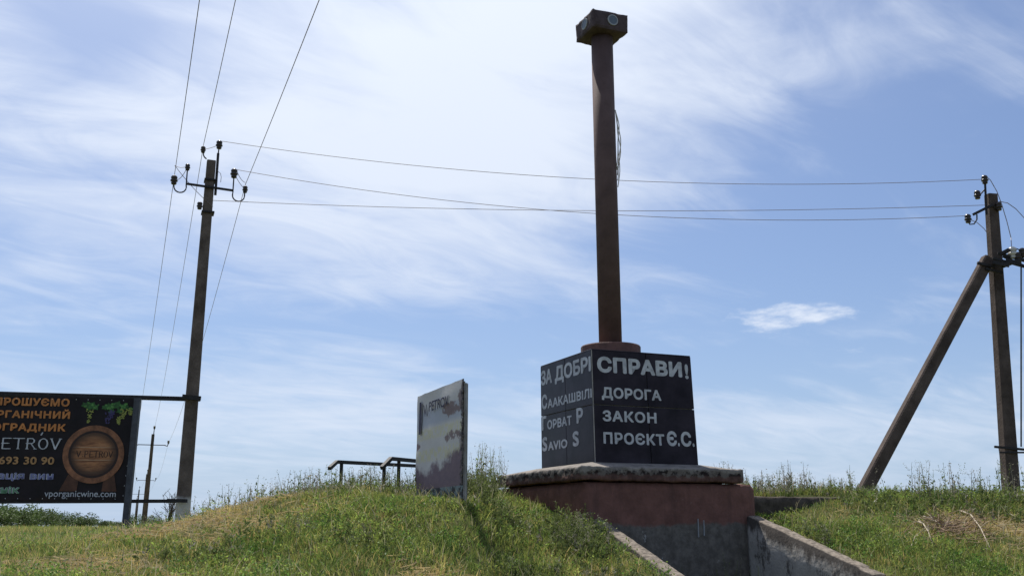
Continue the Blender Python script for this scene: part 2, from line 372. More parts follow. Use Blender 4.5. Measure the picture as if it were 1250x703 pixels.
# ------------------------------------------------------------------ lettering
def text_mesh(name, body, offset, size=1.0, shear=0, space=1.0):
    c = bpy.data.curves.new(name, 'FONT'); c.body = body; c.size = size; c.offset = offset; c.shear = shear
    c.space_character = space; c.resolution_u = 4; c.extrude = 0
    o = bpy.data.objects.new(name, c); C.objects.link(o)
    me = bpy.data.meshes.new_from_object(o.evaluated_get(bpy.context.evaluated_depsgraph_get()))
    bpy.data.objects.remove(o); bpy.data.curves.remove(c)
    return np.array([v.co[:] for v in me.vertices]), [tuple(p.vertices) for p in me.polygons], me
def put_text(name, body, x0, x1, z0, z1, frame, m, parent, offset=.02, shear=0, space=1.0, depth=.004, label=None, cap=None, slope=0):
    """body fitted into x0..x1, z0..z1 of a vertical plane; frame(x, z, d) -> world; made bold by overlaid copies a hair apart"""
    co, fs, me = text_mesh(name, body, 0, shear=shear, space=space); bpy.data.meshes.remove(me)
    mnx, mxx = co[:, 0].min() - offset, co[:, 0].max() + offset; mny, mxy = (cap if cap else (co[:, 1].min(), co[:, 1].max()))
    mny -= offset; mxy += offset
    bm = bmesh.new(); k_ = 0; o_ = frame(x0, z0, 0); sgn = (frame(x1, z0, 0) - o_).cross(frame(x0, z1, 0) - o_).dot(frame(x0, z0, 1) - o_)
    sh = [(0, 0)] + [(offset * math.cos(math.pi * q / 6), offset * math.sin(math.pi * q / 6)) for q in range(12)] if offset else [(0, 0)]
    for (sx_, sy_) in sh:
        vs = []
        for c_ in co:
            a = (c_[0] + sx_ - mnx) / (mxx - mnx); b = (c_[1] + sy_ - mny) / (mxy - mny); x = x0 + a * (x1 - x0)
            vs.append(bm.verts.new(frame(x, z0 + b * (z1 - z0), depth * .5 + k_ * .00012)))
        for f_ in fs:
            q = [vs[i] for i in f_]
            try: bm.faces.new(q if sgn > 0 else q[::-1])
            except ValueError: pass
        k_ += 1
    o = obj(name, bm, m, parent)
    if label: o['label'] = label
    return o
CAP = (0.0, .72)
# ------------------------------------------------------------------ MONUMENT
mon = empty('monument', uv(1.3, 1.3, 1.7), 'tall brown pipe column with block head on black inscribed stone cube and red concrete pedestal', 'monument')
bm = rough_box((0, 0, 0), (2.67, 2.84, 2.185), (30, 22, 22), .010, 2.5, None, .03)
for v in bm.verts: v.co.z = min(v.co.z, 2.185 - max(0, v.co.x - 2.57) * 1.0 + .008 * nz(v.co, 6))
bmesh.ops.transform(bm, matrix=MUV, verts=bm.verts)
obj('pedestal', bm, M_ped, mon, True)
for u_, z_a, z_b in ((1.70, 1.47, 1.71), (1.79, 1.49, 1.69)):
    bm = box(bmesh.new(), (u_, -.022, z_a), (u_ + .007, .01, z_b)); bmesh.ops.transform(bm, matrix=MUV, verts=bm.verts); obj('paint_streak', bm, M_ring, mon)
obj('slab', rough_box((-.06, -.07, 2.19), (2.43, 2.85, 2.375), (110, 110, 8), .014, 4, MUV, .010, .010), M_slab, mon, True)
bm = bmesh.new()   # sloping screed between slab edge and cube
for (a0, b0, a1, b1, z0, z1) in ((-.03, -.04, 2.39, 2.81, 2.365, 2.37), ):
    ring0 = [uv(a0, b0, z0), uv(a1, b0, z0), uv(a1, b1, z0), uv(a0, b1, z0)]
    ring1 = [uv(.33, .40, 2.45), uv(2.06, .40, 2.45), uv(2.06, 2.22, 2.45), uv(.33, 2.22, 2.45)]
    q0 = [bm.verts.new(c) for c in ring0]; q1 = [bm.verts.new(c) for c in ring1]
    for k in range(4): bm.faces.new((q0[k], q0[(k + 1) % 4], q1[(k + 1) % 4], q1[k]))
    bm.faces.new(q1)
obj('screed', bm, M_slab, mon)
CU0, CU1, CV0, CV1, CZ0, CZ1 = .405, 2.04, .44, 2.19, 2.425, 3.99
LEAN = -.035
def cube_pt(u, v, z):
    t = (z - CZ0) / (CZ1 - CZ0); k = 1 - .02 * t
    uc, vc = (CU0 + CU1) / 2, (CV0 + CV1) / 2
    return uv(uc + (u - uc) * k + LEAN * t, vc + (v - vc) * k, z)
M_core = mat('pale_grout', (.30, .28, .26), .9, .2, 9, .2)
def cbox(u0, u1, v0, v1, z0, z1, bev=0):
    bm = bmesh.new(); box(bm, (u0, v0, z0), (u1, v1, z1))
    if bev: bmesh.ops.bevel(bm, geom=bm.edges[:], offset=bev, segments=1, affect='EDGES')
    for v in bm.verts: v.co = cube_pt(*v.co)
    return bm
obj('block_core', cbox(CU0 + .022, CU1 - .022, CV0 + .022, CV1 - .022, CZ0, CZ1 - .015), M_core, mon)
um, vm, zm = (CU0 + CU1) / 2 + .06, (CV0 + CV1) / 2, 3.235
gp = .005
obj('corner_joint', cbox(CU0 - .003, CU0 + .008, CV0 - .003, CV0 + .008, CZ0, CZ1), M_core, mon)
for (z0, z1) in ((CZ0, zm - gp), (zm + gp, CZ1)):
    for (u0, u1) in ((CU0 + .0, um - gp), (um + gp, CU1)):
        obj('face_tile', cbox(u0, u1, CV0, CV0 + .02, z0, z1, .003), M_granite, mon)
        obj('face_tile', cbox(u0, u1, CV1 - .02, CV1, z0, z1, .003), M_granite, mon)
    for (v0, v1) in ((CV0 + .024, vm - gp), (vm + gp, CV1 - .024)):
        obj('face_tile', cbox(CU0, CU0 + .02, v0, v1, z0, z1, .003), M_granite, mon)
        obj('face_tile', cbox(CU1 - .02, CU1, v0, v1, z0, z1, .003), M_granite, mon)
obj('top_tile', cbox(CU0 + .002, CU1 - .002, CV0 + .002, CV1 - .002, CZ1 + .001, CZ1 + .018, .004), M_granite, mon)
WU, WV, HZ = CU1 - CU0, CV1 - CV0, CZ1 - CZ0
def fr_right(x, z, d): return cube_pt(CU0 + x * WU, CV0 - d, CZ1 - z * HZ)
def fr_left(x, z, d): return cube_pt(CU0 - d, CV1 - x * WV, CZ1 - z * HZ)
def line(body, x0, x1, zt, zb, fr, off=.024, space=1.05, ztop=None, slope=0):
    put_text('lettering', body, x0, x1, zb, zt, fr, M_letter, mon, off, space=space, cap=CAP if not any(ch in body for ch in ',') else None, slope=slope)
line('СПРАВИ', .05, .90, .055, .195, fr_right, .05)
line('!', .93, .965, .065, .205, fr_right, .038)
line('ДОРОГА', .085, .67, .325, .42, fr_right, .038)
line('ЗАКОН', .085, .61, .53, .625, fr_right, .038, 1.12)
line('ПРОЄКТ', .085, .675, .72, .82, fr_right, .038, 1.12)
line('Є', .70, .80, .69, .82, fr_right, .045); line('.', .808, .826, .69, .82, fr_right, .038)
line('С', .84, .945, .69, .82, fr_right, .045); line('.', .955, .975, .69, .82, fr_right, .038)
line('ЗА', .01, .24, .045, .185, fr_left, .04, 1.0); line('ДОБРI', .30, .985, .045, .185, fr_left, .04, 1.0)
line('С', .02, .135, .28, .42, fr_left, .04); line('ААКАШВIЛI', .145, .985, .335, .42, fr_left, .034)
line('Г', .02, .115, .485, .62, fr_left, .04); line('ОРВАТ', .13, .61, .535, .62, fr_left, .036); line('Р', .70, .82, .485, .62, fr_left, .04)
line('S', .02, .125, .68, .82, fr_left, .04); line('AVIO', .14, .52, .735, .82, fr_left, .036); line('S', .62, .735, .68, .82, fr_left, .04)
cc = uv(1.118, 1.255, CZ1)
bm = lathe(bmesh.new(), (cc.x, cc.y, CZ1 + .02), [(.44, 0), (.445, .01), (.445, .185), (.435, .2), (.18, .2)], 40)
obj('collar', bm, M_collar, mon)
col_base = Vector((cc.x, cc.y, CZ1 + .2)); TILT = Vector((-.03, 0, 5.03))
PT = col_base + TILT
bm = tube(bmesh.new(), [col_base, col_base.lerp(PT, .5), PT], .172, 40)
obj('column', bm, M_iron, mon, True)
bm = tube(bmesh.new(), [col_base + Vector((0, 0, .008)), col_base + Vector((0, 0, .03))], .185, 40)
obj('weld_ring', bm, M_iron, mon, True)
HS = .315
HM = Matrix(((U.x, V.x, 0, PT.x), (U.y, V.y, 0, PT.y), (0, 0, 1, PT.z), (0, 0, 0, 1)))
bm = rough_box((-HS, -HS, -.02), (HS, HS, .30), (14, 14, 7), .012, 5, None, .02)
bmesh.ops.transform(bm, matrix=HM, verts=bm.verts)
obj('head_block', bm, M_head, mon)
for fr in (lambda a, b, d: PT + U * a + V * (-HS - d) + Vector((0, 0, b)), lambda a, b, d: PT + V * (-a) + U * (-HS - d) + Vector((0, 0, b))):
    bm = bmesh.new(); n = 24; cxx = .03; czz = .15
    vi = [bm.verts.new(fr(cxx + .073 * math.cos(2 * math.pi * k / n), czz + .073 * math.sin(2 * math.pi * k / n), .014)) for k in range(n)]
    vj = [bm.verts.new(fr(cxx + .090 * math.cos(2 * math.pi * k / n), czz + .090 * math.sin(2 * math.pi * k / n), .014)) for k in range(n)]
    vk = [bm.verts.new(fr(cxx + .092 * math.cos(2 * math.pi * k / n), czz + .092 * math.sin(2 * math.pi * k / n), -.01)) for k in range(n)]
    for k in range(n):
        bm.faces.new((vi[k], vi[(k + 1) % n], vj[(k + 1) % n], vj[k])); bm.faces.new((vj[k], vj[(k + 1) % n], vk[(k + 1) % n], vk[k]))
    rg = obj('roundel_ring', bm, M_ring, mon)
    bm = bmesh.new(); bm.faces.new([bm.verts.new(fr(cxx + .073 * math.cos(2 * math.pi * k / n), czz + .073 * math.sin(2 * math.pi * k / n), .011)) for k in range(n)])
    bmesh.ops.recalc_face_normals(bm, faces=bm.faces); obj('roundel', bm, M_lens, rg)
bm = bmesh.new()
for k in range(4):
    pts = []
    for i in range(16):
        t = i / 15; z = 7.95 - (.95 + .1 * k) * t
        c = col_base.lerp(PT, (z - col_base.z) / 5.03)
        aa = -.35 + .15 * k + .25 * math.sin(t * 6 + k * 2)
        rr = .182 + .05 * math.sin(t * math.pi) * (1 + .4 * math.sin(k * 2 + t * 9))
        pts.append((c.x + rr * math.cos(aa), c.y + rr * math.sin(aa), z))
    tube(bm, pts, .0075, 5)
tube(bm, [(PT.x + .2, PT.y - .05, 7.02), (PT.x + .19, PT.y - .05, 6.97)], .02, 6)
tag(obj('frayed_cord', bm, M_cord), 'frayed pale cord hanging down the right side of the tall brown column', 'cord')
# ------------------------------------------------------------------ wing walls and low wall
def wing(name, u0, u1, top, vend, label):
    bm = bmesh.new(); n = 60; rows = []
    for i in range(n + 1):
        v = .0 + (vend) * i / n
        zt = top[0] + top[1] * v + .012 * nz((v * 2.3, u0, 1)) + .006 * nz((v * 9, u0, 4))
        if i == 0: zt -= .02
        if v < vend + .25: zt -= .02
        row = []
        for (u, z) in [(u0, None), (u0, -.0), (u0 + .022, 'e'), (u1 - .022, 'e'), (u1, -.0), (u1, None)]:
            pass
        levels = [0, .12, .3, .55, .8, 1.0]
        zb = -.05
        for j, L in enumerate(levels):      # inner/outer side up
            z = zb + (zt - .018 - zb) * L
            row.append((u0 + .012 * nz((v * 3, z * 3, u0)), z))
        row.append((u0 + .02, zt + .004 * nz((v * 11, 1, 1)))); row.append(((u0 + u1) / 2, zt + .01 * nz((v * 8, 2, 3)) + .004)); row.append((u1 - .02, zt + .004 * nz((v * 11, 5, 1))))
        for j, L in enumerate(levels[::-1]):
            z = zb + (zt - .018 - zb) * L
            row.append((u1 + .012 * nz((v * 3, z * 3, u1 + 5)), z))
        rows.append([(bm.verts.new(uv(a, v - .003, b)), zt - b) for a, b in row])
    lay = None
    for i in range(n):
        for k in range(len(rows[0]) - 1):
            bm.faces.new((rows[i][k][0], rows[i + 1][k][0], rows[i + 1][k + 1][0], rows[i][k + 1][0]))
    bm.faces.new([q[0] for q in rows[0]]); bm.faces.new([q[0] for q in rows[-1]][::-1])
    bmesh.ops.recalc_face_normals(bm, faces=bm.faces)
    dep = [d for r in rows for _, d in r]
    o = obj(name, bm, M_wall, None, True)
    at_ = o.data.attributes.new('depth', 'FLOAT', 'POINT'); at_.data.foreach_set('value', dep)
    return tag(o, label, 'retaining wall', 'retaining walls either side of the passage')
wing('retaining_wall', .06, .26, WL, -4.6, 'sloping concrete wall left of the passage, only its lit top edge showing in the grass')
wr = wing('retaining_wall', 2.49, 2.69, WR, -2.42, 'sloping plastered retaining wall right of the passage, grey inner face streaked with black stains')
bm = bmesh.new()   # the next pour of the right wall past its joint is a part of its own
n = 24; rows = []
for i in range(n + 1):
    v = -2.45 - 2.3 * i / n; zt = WR[0] + WR[1] * v - .03 + .008 * nz((v * 4, 3, 1))
    rows.append([bm.verts.new(uv(a, v, b)) for a, b in ((2.475, -.05), (2.475, zt * .5), (2.475, zt - .06), (2.48, zt - .015), (2.50, zt), (2.67, zt), (2.69, zt - .02), (2.69, -.05))])
for i in range(n):
    for k in range(7): bm.faces.new((rows[i][k], rows[i + 1][k], rows[i + 1][k + 1], rows[i][k + 1]))
bm.faces.new(rows[0]); bm.faces.new(rows[-1][::-1]); bmesh.ops.recalc_face_normals(bm, faces=bm.faces)
o = obj('wall_section', bm, M_wall, wr, True)
zz_ = [0.05 if k in (3, 4, 5, 6) else (.1 if k == 2 else .8) for i in range(n + 1) for k in range(8)]
o.data.attributes.new('depth', 'FLOAT', 'POINT').data.foreach_set('value', zz_)
tag(obj('low_wall', rough_box((2.7, .5, 1.2), (7.4, .68, 2.035), (60, 3, 8), .012, 4, MUV, .02), M_beam, None, True),
    'low dark concrete kerb wall running right from the pedestal along the mound crest', 'low wall')

# ------------------------------------------------------------------ peeling sign board
S0 = Vector((-.585, 12.5, 0)); S1 = Vector((-1.31, 14.3, 0)); SD = (S1 - S0).normalized(); SNm = Vector((-SD.y, SD.x, 0))  # faces left and towards the viewer
SW = (S1 - S0).length; SZ0, SZ1 = 1.93, 3.375
def fr_sign(x, z, d): return S1 + (S0 - S1) * x + SNm * (d + .0) + Vector((0, 0, z))
sg = empty('sign_board', (S0 + S1) / 2 + Vector((0, 0, 1.9)), 'peeling two-sided poster board standing in the grass beside the handrails', 'sign board')
M_poster = mat('peeling_poster', (.43, .43, .45), .8, .1, 3, .15, 40)
p = M_poster.node_tree.nodes['Principled BSDF']; t = N(M_poster, 'ShaderNodeTexCoord'); s = N(M_poster, 'ShaderNodeSeparateXYZ'); LK(M_poster, t.outputs['UV'], s.inputs[0])
x_, z_ = s.outputs[0], s.outputs[1]
uvv = t.outputs['UV']
na = noise_tex(M_poster, uvv, 5, 7, .65); nb = noise_tex(M_poster, uvv, 14, 6, .7); nc = noise_tex(M_poster, uvv, 38, 4, .7)
def band(m, v, a, b, w=.02): return MM(m, 'MULTIPLY', step(m, v, a - w, a + w), MM(m, 'SUBTRACT', 1, step(m, v, b - w, b + w)))
base = mixc(M_poster, na, (.46, .44, .43), (.66, .63, .61))
base = mixc(M_poster, MM(M_poster, 'MULTIPLY', band(M_poster, z_, .68, .83, .03), .5), base, (.27, .33, .45))
yel = MM(M_poster, 'MULTIPLY', MM(M_poster, 'ADD', band(M_poster, z_, .56, .66, .015), band(M_poster, z_, .36, .47, .015)), step(M_poster, noise_tex(M_poster, uvv, 20, 3, .6, (1.6, .7, 1)), .44, .52))
base = mixc(M_poster, MM(M_poster, 'MULTIPLY', yel, .7), base, (.58, .54, .32))
def blob(m, cx, cz, rx, rz):
    a = MM(m, 'DIVIDE', MM(m, 'SUBTRACT', x_, cx), rx); b = MM(m, 'DIVIDE', MM(m, 'SUBTRACT', z_, cz), rz)
    return MM(m, 'SUBTRACT', 1, MM(m, 'ADD', MM(m, 'MULTIPLY', a, a), MM(m, 'MULTIPLY', b, b)))
torn = MM(M_poster, 'MAXIMUM', blob(M_poster, .74, .775, .24, .07), blob(M_poster, .98, .86, .10, .14))
torn = MM(M_poster, 'MAXIMUM', torn, blob(M_poster, .78, .54, .17, .055))
torn = MM(M_poster, 'MAXIMUM', torn, blob(M_poster, .0, .51, .12, .04))
torn = MM(M_poster, 'ADD', torn, MM(M_poster, 'MULTIPLY', MM(M_poster, 'ADD', MM(M_poster, 'SUBTRACT', na, .5), MM(M_poster, 'MULTIPLY', MM(M_poster, 'SUBTRACT', nb, .5), .8)), 4.0))
brown = step(M_poster, torn, .2, .65)
low = MM(M_poster, 'SUBTRACT', MM(M_poster, 'ADD', .28, MM(M_poster, 'MULTIPLY', MM(M_poster, 'POWER', x_, 3), .22)), z_)
low = step(M_poster, MM(M_poster, 'ADD', low, MM(M_poster, 'MULTIPLY', MM(M_poster, 'SUBTRACT', na, .5), .5)), -.06, .06)
bc = mixc(M_poster, nb, (.10, .06, .075), (.26, .18, .16))
base = mixc(M_poster, MM(M_poster, 'MULTIPLY', brown, .9), base, bc)
purp = mixc(M_poster, nb, (.07, .042, .075), (.20, .125, .14))
base = mixc(M_poster, MM(M_poster, 'MULTIPLY', low, .93), base, purp)
edgem = step(M_poster, MM(M_poster, 'ADD', x_, MM(M_poster, 'MULTIPLY', MM(M_poster, 'SUBTRACT', nb, .5), .22)), .955, .975)
base = mixc(M_poster, edgem, base, mixc(M_poster, step(M_poster, nc, .45, .55), (.02, .015, .02), (.10, .08, .07)))
foot = step(M_poster, z_, .115, .105)
fc = mixc(M_poster, step(M_poster, nb, .47, .55), (.03, .03, .035), (.17, .21, .22))
base = mixc(M_poster, foot, base, fc)
LK(M_poster, base, p.inputs['Base Color'])
M_edge = mat('weathered_white_board', (.26, .25, .24), .85, .25, 6, .3, 30)
def fbox(fr, x0, x1, z0, z1, d0, d1):
    bm = bmesh.new(); c = [(x, z, d) for x in (x0, x1) for z in (z0, z1) for d in (d0, d1)]
    v = [bm.verts.new(fr(*q)) for q in c]
    for q in [(0, 1, 3, 2), (4, 6, 7, 5), (0, 4, 5, 1), (2, 3, 7, 6), (0, 2, 6, 4), (1, 5, 7, 3)]: bm.faces.new([v[i] for i in q])
    bmesh.ops.recalc_face_normals(bm, faces=bm.faces); return bm
# front sheet: subdivided, nibbled right edge
bm = bmesh.new(); uvl = bm.loops.layers.uv.new('UVMap'); NX, NZ = 12, 60; gr = []
for j in range(NZ + 1):
    zt = j / NZ; row = []
    for i in range(NX + 1):
        xt = i / NX; xe = xt
        if i == NX: xe += .018 * nz((zt * 26, 2, 3)) - .008
        zq = SZ0 + (SZ1 - SZ0) * zt
        if j == NZ: zq += .012 * nz((xt * 9, 1, 7))
        row.append((bm.verts.new(fr_sign(xe, zq, .018 * nz((xt * 3, zt * 4, 2)) + .01)), xt, zt))
    gr.append(row)
for j in range(NZ):
    for i in range(NX):
        q = (gr[j][i], gr[j][i + 1], gr[j + 1][i + 1], gr[j + 1][i])
        f_ = bm.faces.new([a[0] for a in q])
        for l, a in zip(f_.loops, q): l[uvl].uv = (a[1], a[2])
r = bmesh.ops.extrude_face_region(bm, geom=bm.faces[:]); bmesh.ops.translate(bm, verts=[q for q in r['geom'] if isinstance(q, bmesh.types.BMVert)], vec=-SNm * .012)
bmesh.ops.recalc_face_normals(bm, faces=bm.faces)
ps = obj('poster_sheet', bm, M_poster, sg)
obj('backing_panel', fbox(fr_sign, .005, .99, SZ0, SZ1 - .03, -.020, -.008), M_edge, sg)
obj('end_frame', fbox(fr_sign, .965, .992, SZ0 - .1, SZ1 - .05, -.046, -.022), M_edge, sg)
obj('rear_panel', fbox(fr_sign, .0, .992, SZ0, SZ1 - .06, -.056, -.048), M_edge, sg)
for xx in (.06, .9): obj('post', fbox(fr_sign, xx, xx + .03, 1.0, SZ1 - .1, -.058, -.024), M_frame, sg)
# serif capitals drawn with strokes, for the winery's name
GL = {'V': [[(0, 1), (.5, 0), (1, 1)]], 'P': [[(.15, 0), (.15, 1), (.7, 1), (.9, .86), (.9, .66), (.7, .52), (.15, .52)]],
      'E': [[(.9, 1), (.15, 1), (.15, 0), (.9, 0)], [(.15, .52), (.7, .52)]], 'T': [[(0, 1), (1, 1)], [(.5, 1), (.5, 0)]],
      'R': [[(.12, 0), (.12, 1), (.65, 1), (.85, .86), (.85, .66), (.65, .53), (.12, .53)], [(.5, .53), (1.02, 0)]],
      'O': [[(.5 + .48 * math.cos(a), .5 + .5 * math.sin(a)) for a in [2 * math.pi * k / 16 for k in range(17)]]],
      '.': [[(.35, .02), (.35, .14)]], "'": [[(.4, 1.2), (.7, 1.45)]]}
def serif_text(bm, body, x0, x1, z0, z1, frame, d, th, gap=.32, serif=True):
    n = sum(.45 if ch == '.' else 1 for ch in body) + gap * (len(body) - 1); wdt = (x1 - x0) / n; x = x0
    for ch in body:
        cw = wdt * (.45 if ch == '.' else 1)
        for pl in GL[ch]:
            P_ = [(x + a * wdt, z0 + b * (z1 - z0)) for a, b in pl]
            for (a, b) in zip(P_[:-1], P_[1:]):
                tx, tz = b[0] - a[0], b[1] - a[1]; L = math.hypot(tx, tz); tx /= L; tz /= L
                k = th * (1.25 if abs(tz) > .8 else .75)
                ex = k * .35
                q = [(a[0] - tx * ex - tz * k, a[1] - tz * ex + tx * k), (b[0] + tx * ex - tz * k, b[1] + tz * ex + tx * k), (b[0] + tx * ex + tz * k, b[1] + tz * ex - tx * k), (a[0] - tx * ex + tz * k, a[1] - tz * ex - tx * k)]
                bm.faces.new([bm.verts.new(frame(qx, qz, d)) for qx, qz in q]); d += .00006
            if serif and ch not in '.O\'':
                for (a, b) in (P_[0], P_[-1]):
                    s_ = th * 2.6
                    if ch in 'EP' and (a, b) != P_[0] and ch == 'P': continue
                    bm.faces.new([bm.verts.new(frame(qx, qz, d)) for qx, qz in ((a - s_, b - th * .55), (a + s_, b - th * .55), (a + s_, b + th * .55), (a - s_, b + th * .55))]); d += .00006
        x += cw + gap * wdt
    return bm
M_ink = mat('faded_ink', (.03, .025, .06), .8, .2, 9, 0)
def fr_sign2(x, z, d): return fr_sign(x, z, .034 + d)
put_text('lettering', 'V.', .19, .29, 3.05, 3.22, fr_sign2, M_ink, sg, .012, cap=CAP, depth=.002)
put_text('lettering', 'PETROV', .32, .74, 3.10, 3.235, fr_sign2, M_ink, sg, .012, cap=CAP, depth=.002)
bm = bmesh.new(); bm.faces.new([bm.verts.new(fr_sign2(a, b, 0)) for a, b in ((.085, 2.83), (.13, 2.83), (.135, 3.27), (.09, 3.27))])
obj('printed_bar', bm, M_ink, sg)

# ------------------------------------------------------------------ handrails
def handrail(pts, posts, label, r=.032):
    h = empty('handrail', Vector(pts[1]) - Vector((0, 0, .8)), label, 'handrail', 'dark steel handrails on the mound crest')
    obj('rail', tube(bmesh.new(), pts, r * 1.15, 4, phase=math.pi / 4), M_steel, h)
    for q in posts:
        q = Vector(q); obj('post', tube(bmesh.new(), [(q.x, q.y, 1.7), q], r, 4, phase=math.pi / 4), M_steel, h)
handrail([at(402, 571.5, 15.2), at(411, 563.5, 15.4), at(520, 569, 17.6)], [at(417, 564.5, 15.5), at(509, 569, 17.3)], 'left, farther handrail with bent end, single post showing above the grass')
handrail([at(466, 571, 14.3), at(477, 559.5, 14.5), at(530, 564.5, 15.9)], [at(469, 569, 14.35), at(487, 561, 14.75)], 'right, nearer handrail with two posts, ending against the poster board')

# ------------------------------------------------------------------ power poles
def tapered_pole(bm, a, b, wa, wb, rot=0, da=None, db=None):
    a, b = Vector(a), Vector(b); ax = Vector((math.cos(rot), math.sin(rot), 0)); t = (b - a).normalized(); ay = t.cross(ax).normalized(); ax = ay.cross(t)
    rings = []
    for i in range(9):
        k = i / 8; p_ = a.lerp(b, k); w = (wa + (wb - wa) * k) / 2; dd = ((da or wa) + ((db or wb) - (da or wa)) * k) / 2; c = .22 * w
        pr = [(-w, -dd + c), (-w + c, -dd), (w - c, -dd), (w, -dd + c), (w, dd - c), (w - c, dd), (-w + c, dd), (-w, dd - c)]
        rings.append([bm.verts.new(p_ + ax * x + ay * y) for x, y in pr])
    for q in range(8):
        for k in range(8): bm.faces.new((rings[q][k], rings[q][(k + 1) % 8], rings[q + 1][(k + 1) % 8], rings[q + 1][k]))
    bm.faces.new(rings[0][::-1]); bm.faces.new(rings[-1]); bmesh.ops.recalc_face_normals(bm, faces=bm.faces); return bm
INS = [(.02, -.11), (.05, -.11), (.062, -.085), (.058, -.07), (.04, -.06), (.075, -.045), (.082, -.02), (.074, -.008), (.045, .0), (.068, .02), (.072, .05), (.055, .08), (.03, .095)]
def insulator(parent, p_, m=None, s=1.0, name='insulator', M=None):
    c = Vector(p_)
    return obj(name, lathe(bmesh.new(), c, [(r * s, z * s) for r, z in INS], 12), m or M_ins, parent, True)
AX = Vector((.94, .342, 0))          # cross-arm direction, square to the line
AY = Vector((-.342, .94, 0))
Lb, Lt = at(220.5, 655, 20), at(258, 197, 20)
lp = empty('power_pole', Lb, 'tall concrete power pole with whitewashed foot beside the winery billboard', 'power pole', 'concrete power poles of the line')
tp = obj('pole', tapered_pole(bmesh.new(), Lb, Lt, .275, .175, .35), M_pole1, lp)
def L(x, z, y=0): return Lt + AX * x + AY * y + Vector((0, 0, z))
def arc(c, r, a0, a1, n=9, ax=AX): return [Vector(c) + ax * (r * math.cos(R(a0 + (a1 - a0) * i / (n - 1)))) + Vector((0, 0, r * math.sin(R(a0 + (a1 - a0) * i / (n - 1))))) for i in range(n)]
obj('steel_angle', fbox(lambda x, z, d: L(x, z, d), .095, .145, -.74, .16, -.1, -.05), M_steel, lp)
obj('crossarm', tube(bmesh.new(), [L(-.47, -.58, -.12), L(.47, -.62, -.12)], .028, 4, phase=.78), M_steel, lp)
pin = obj('top_pin', tube(bmesh.new(), [L(.12, .1, -.07), L(.13, .30, -.07)], .014, 6), M_steel, lp)
hooks = [([L(-.10, .02, -.05)] + arc(L(-.05, .13, -.05), .12, 240, 180, 5) + [L(-.175, .2, -.05)]),
         [L(-.46, -.27, -.12), L(-.46, -.62, -.12)] + arc(L(-.575, -.66, -.12), .12, 0, -180) + [L(-.695, -.58, -.12)],
         [L(.46, -.27, -.12), L(.46, -.66, -.12)] + arc(L(.575, -.72, -.12), .12, 180, 360) + [L(.695, -.62, -.12)]]
for h in hooks: obj('hook', tube(bmesh.new(), h, .014, 6), M_steel, lp)
I = dict(top=L(.13, .36, -.07), topl=L(-.18, .22, -.05), ll=L(-.70, -.52, -.12), l=L(-.46, -.22, -.12), r=L(.46, -.24, -.12), rr=L(.70, -.56, -.12), low=L(-.17, -1.0, -.1))
for k, s_ in (('top', 1.1), ('topl', .85), ('ll', 1.15), ('l', .85), ('r', 1.2), ('rr', .9), ('low', .95)): insulator(lp, I[k], s=s_ * .8)
for zz2, w_ in ((-.43, .115), (-1.12, .125)):
    obj('clamp_band', fbox(lambda x, z, d: L(x, z, d), -w_, w_, zz2 - .018, zz2 + .018, -w_ - .01, w_ + .01), M_steel, lp)
obj('tail_wire', tube(bmesh.new(), [L(.14, -.25, -.12), L(.19, -.28, -.12), L(.21, -.36, -.12), L(.205, -.47, -.12)], .006, 5), M_wire, lp)
def jump(a, b, sag, n=10):
    return [Vector(a).lerp(Vector(b), i / n) - Vector((0, 0, sag * 4 * (i / n) * (1 - i / n))) for i in range(n + 1)]
for a, b, sg_ in ((L(-.71, -.22, -.12), I['l'] + Vector((0, 0, .02)), .04), (I['l'], I['ll'], .1), (L(-.71, -.22, -.12), I['low'] + AX * .26, .05), (I['r'] + Vector((.04, 0, .08)), I['rr'] + Vector((0, 0, .14)), .06),
                  (I['r'], I['rr'], .04), (I['top'], I['topl'], .02)):
    obj('jumper', tube(bmesh.new(), jump(a, b, sg_), .006, 4), M_wire, lp)

# far poles of the same line, three insulators each
def simple_pole(base, label):
    b = Vector(base); t = b + Vector((.12, 0, 6.5)); e = empty('power_pole', b, label, 'power pole', 'concrete power poles of the line')
    obj('pole', tapered_pole(bmesh.new(), b - Vector((0, 0, .2)), t, .27, .19, .35), M_poled, e)
    q = lambda x, z: t + AX * x + Vector((0, -.15, z))
    obj('crossarm', tube(bmesh.new(), [q(-.85, -.72), q(.85, -.72)], .035, 4, phase=.78), M_steel, e)
    obj('top_pin', tube(bmesh.new(), [q(.06, -.6), q(.1, .42)], .03, 6), M_steel, e)
    for s_ in (-1, 1): obj('hook', tube(bmesh.new(), [q(s_ * .83, -.72), q(s_ * 1.0, -.78), q(s_ * 1.06, -.6)], .035, 5), M_steel, e)
    for c in (q(.1, .45), q(-1.06, -.5), q(1.06, -.5)): insulator(e, c, s=1.05)
    return e
far = []
fl = ['nearest and tallest dark pole of the far row, left of the tall pole', 'second pole of the far row, thinner, right beside the billboard post',
      'third pole of the far row, small, close behind the billboard post', 'last and smallest pole of the far row, almost hidden by the billboard post']
fp = [(-24.15, 69), (-42.6, 121), (-61.6, 172), (-80.5, 224)]
sp0 = simple_pole((fp[0][0], fp[0][1], 1.15), fl[0])
for k, (x, y) in enumerate(fp):
    o = sp0 if k == 0 else copy_tree(sp0)
    if k: o.location = (x, y, 1.1); o['label'] = fl[k]
    far.append(Vector((x + .12, y, 7.62)))

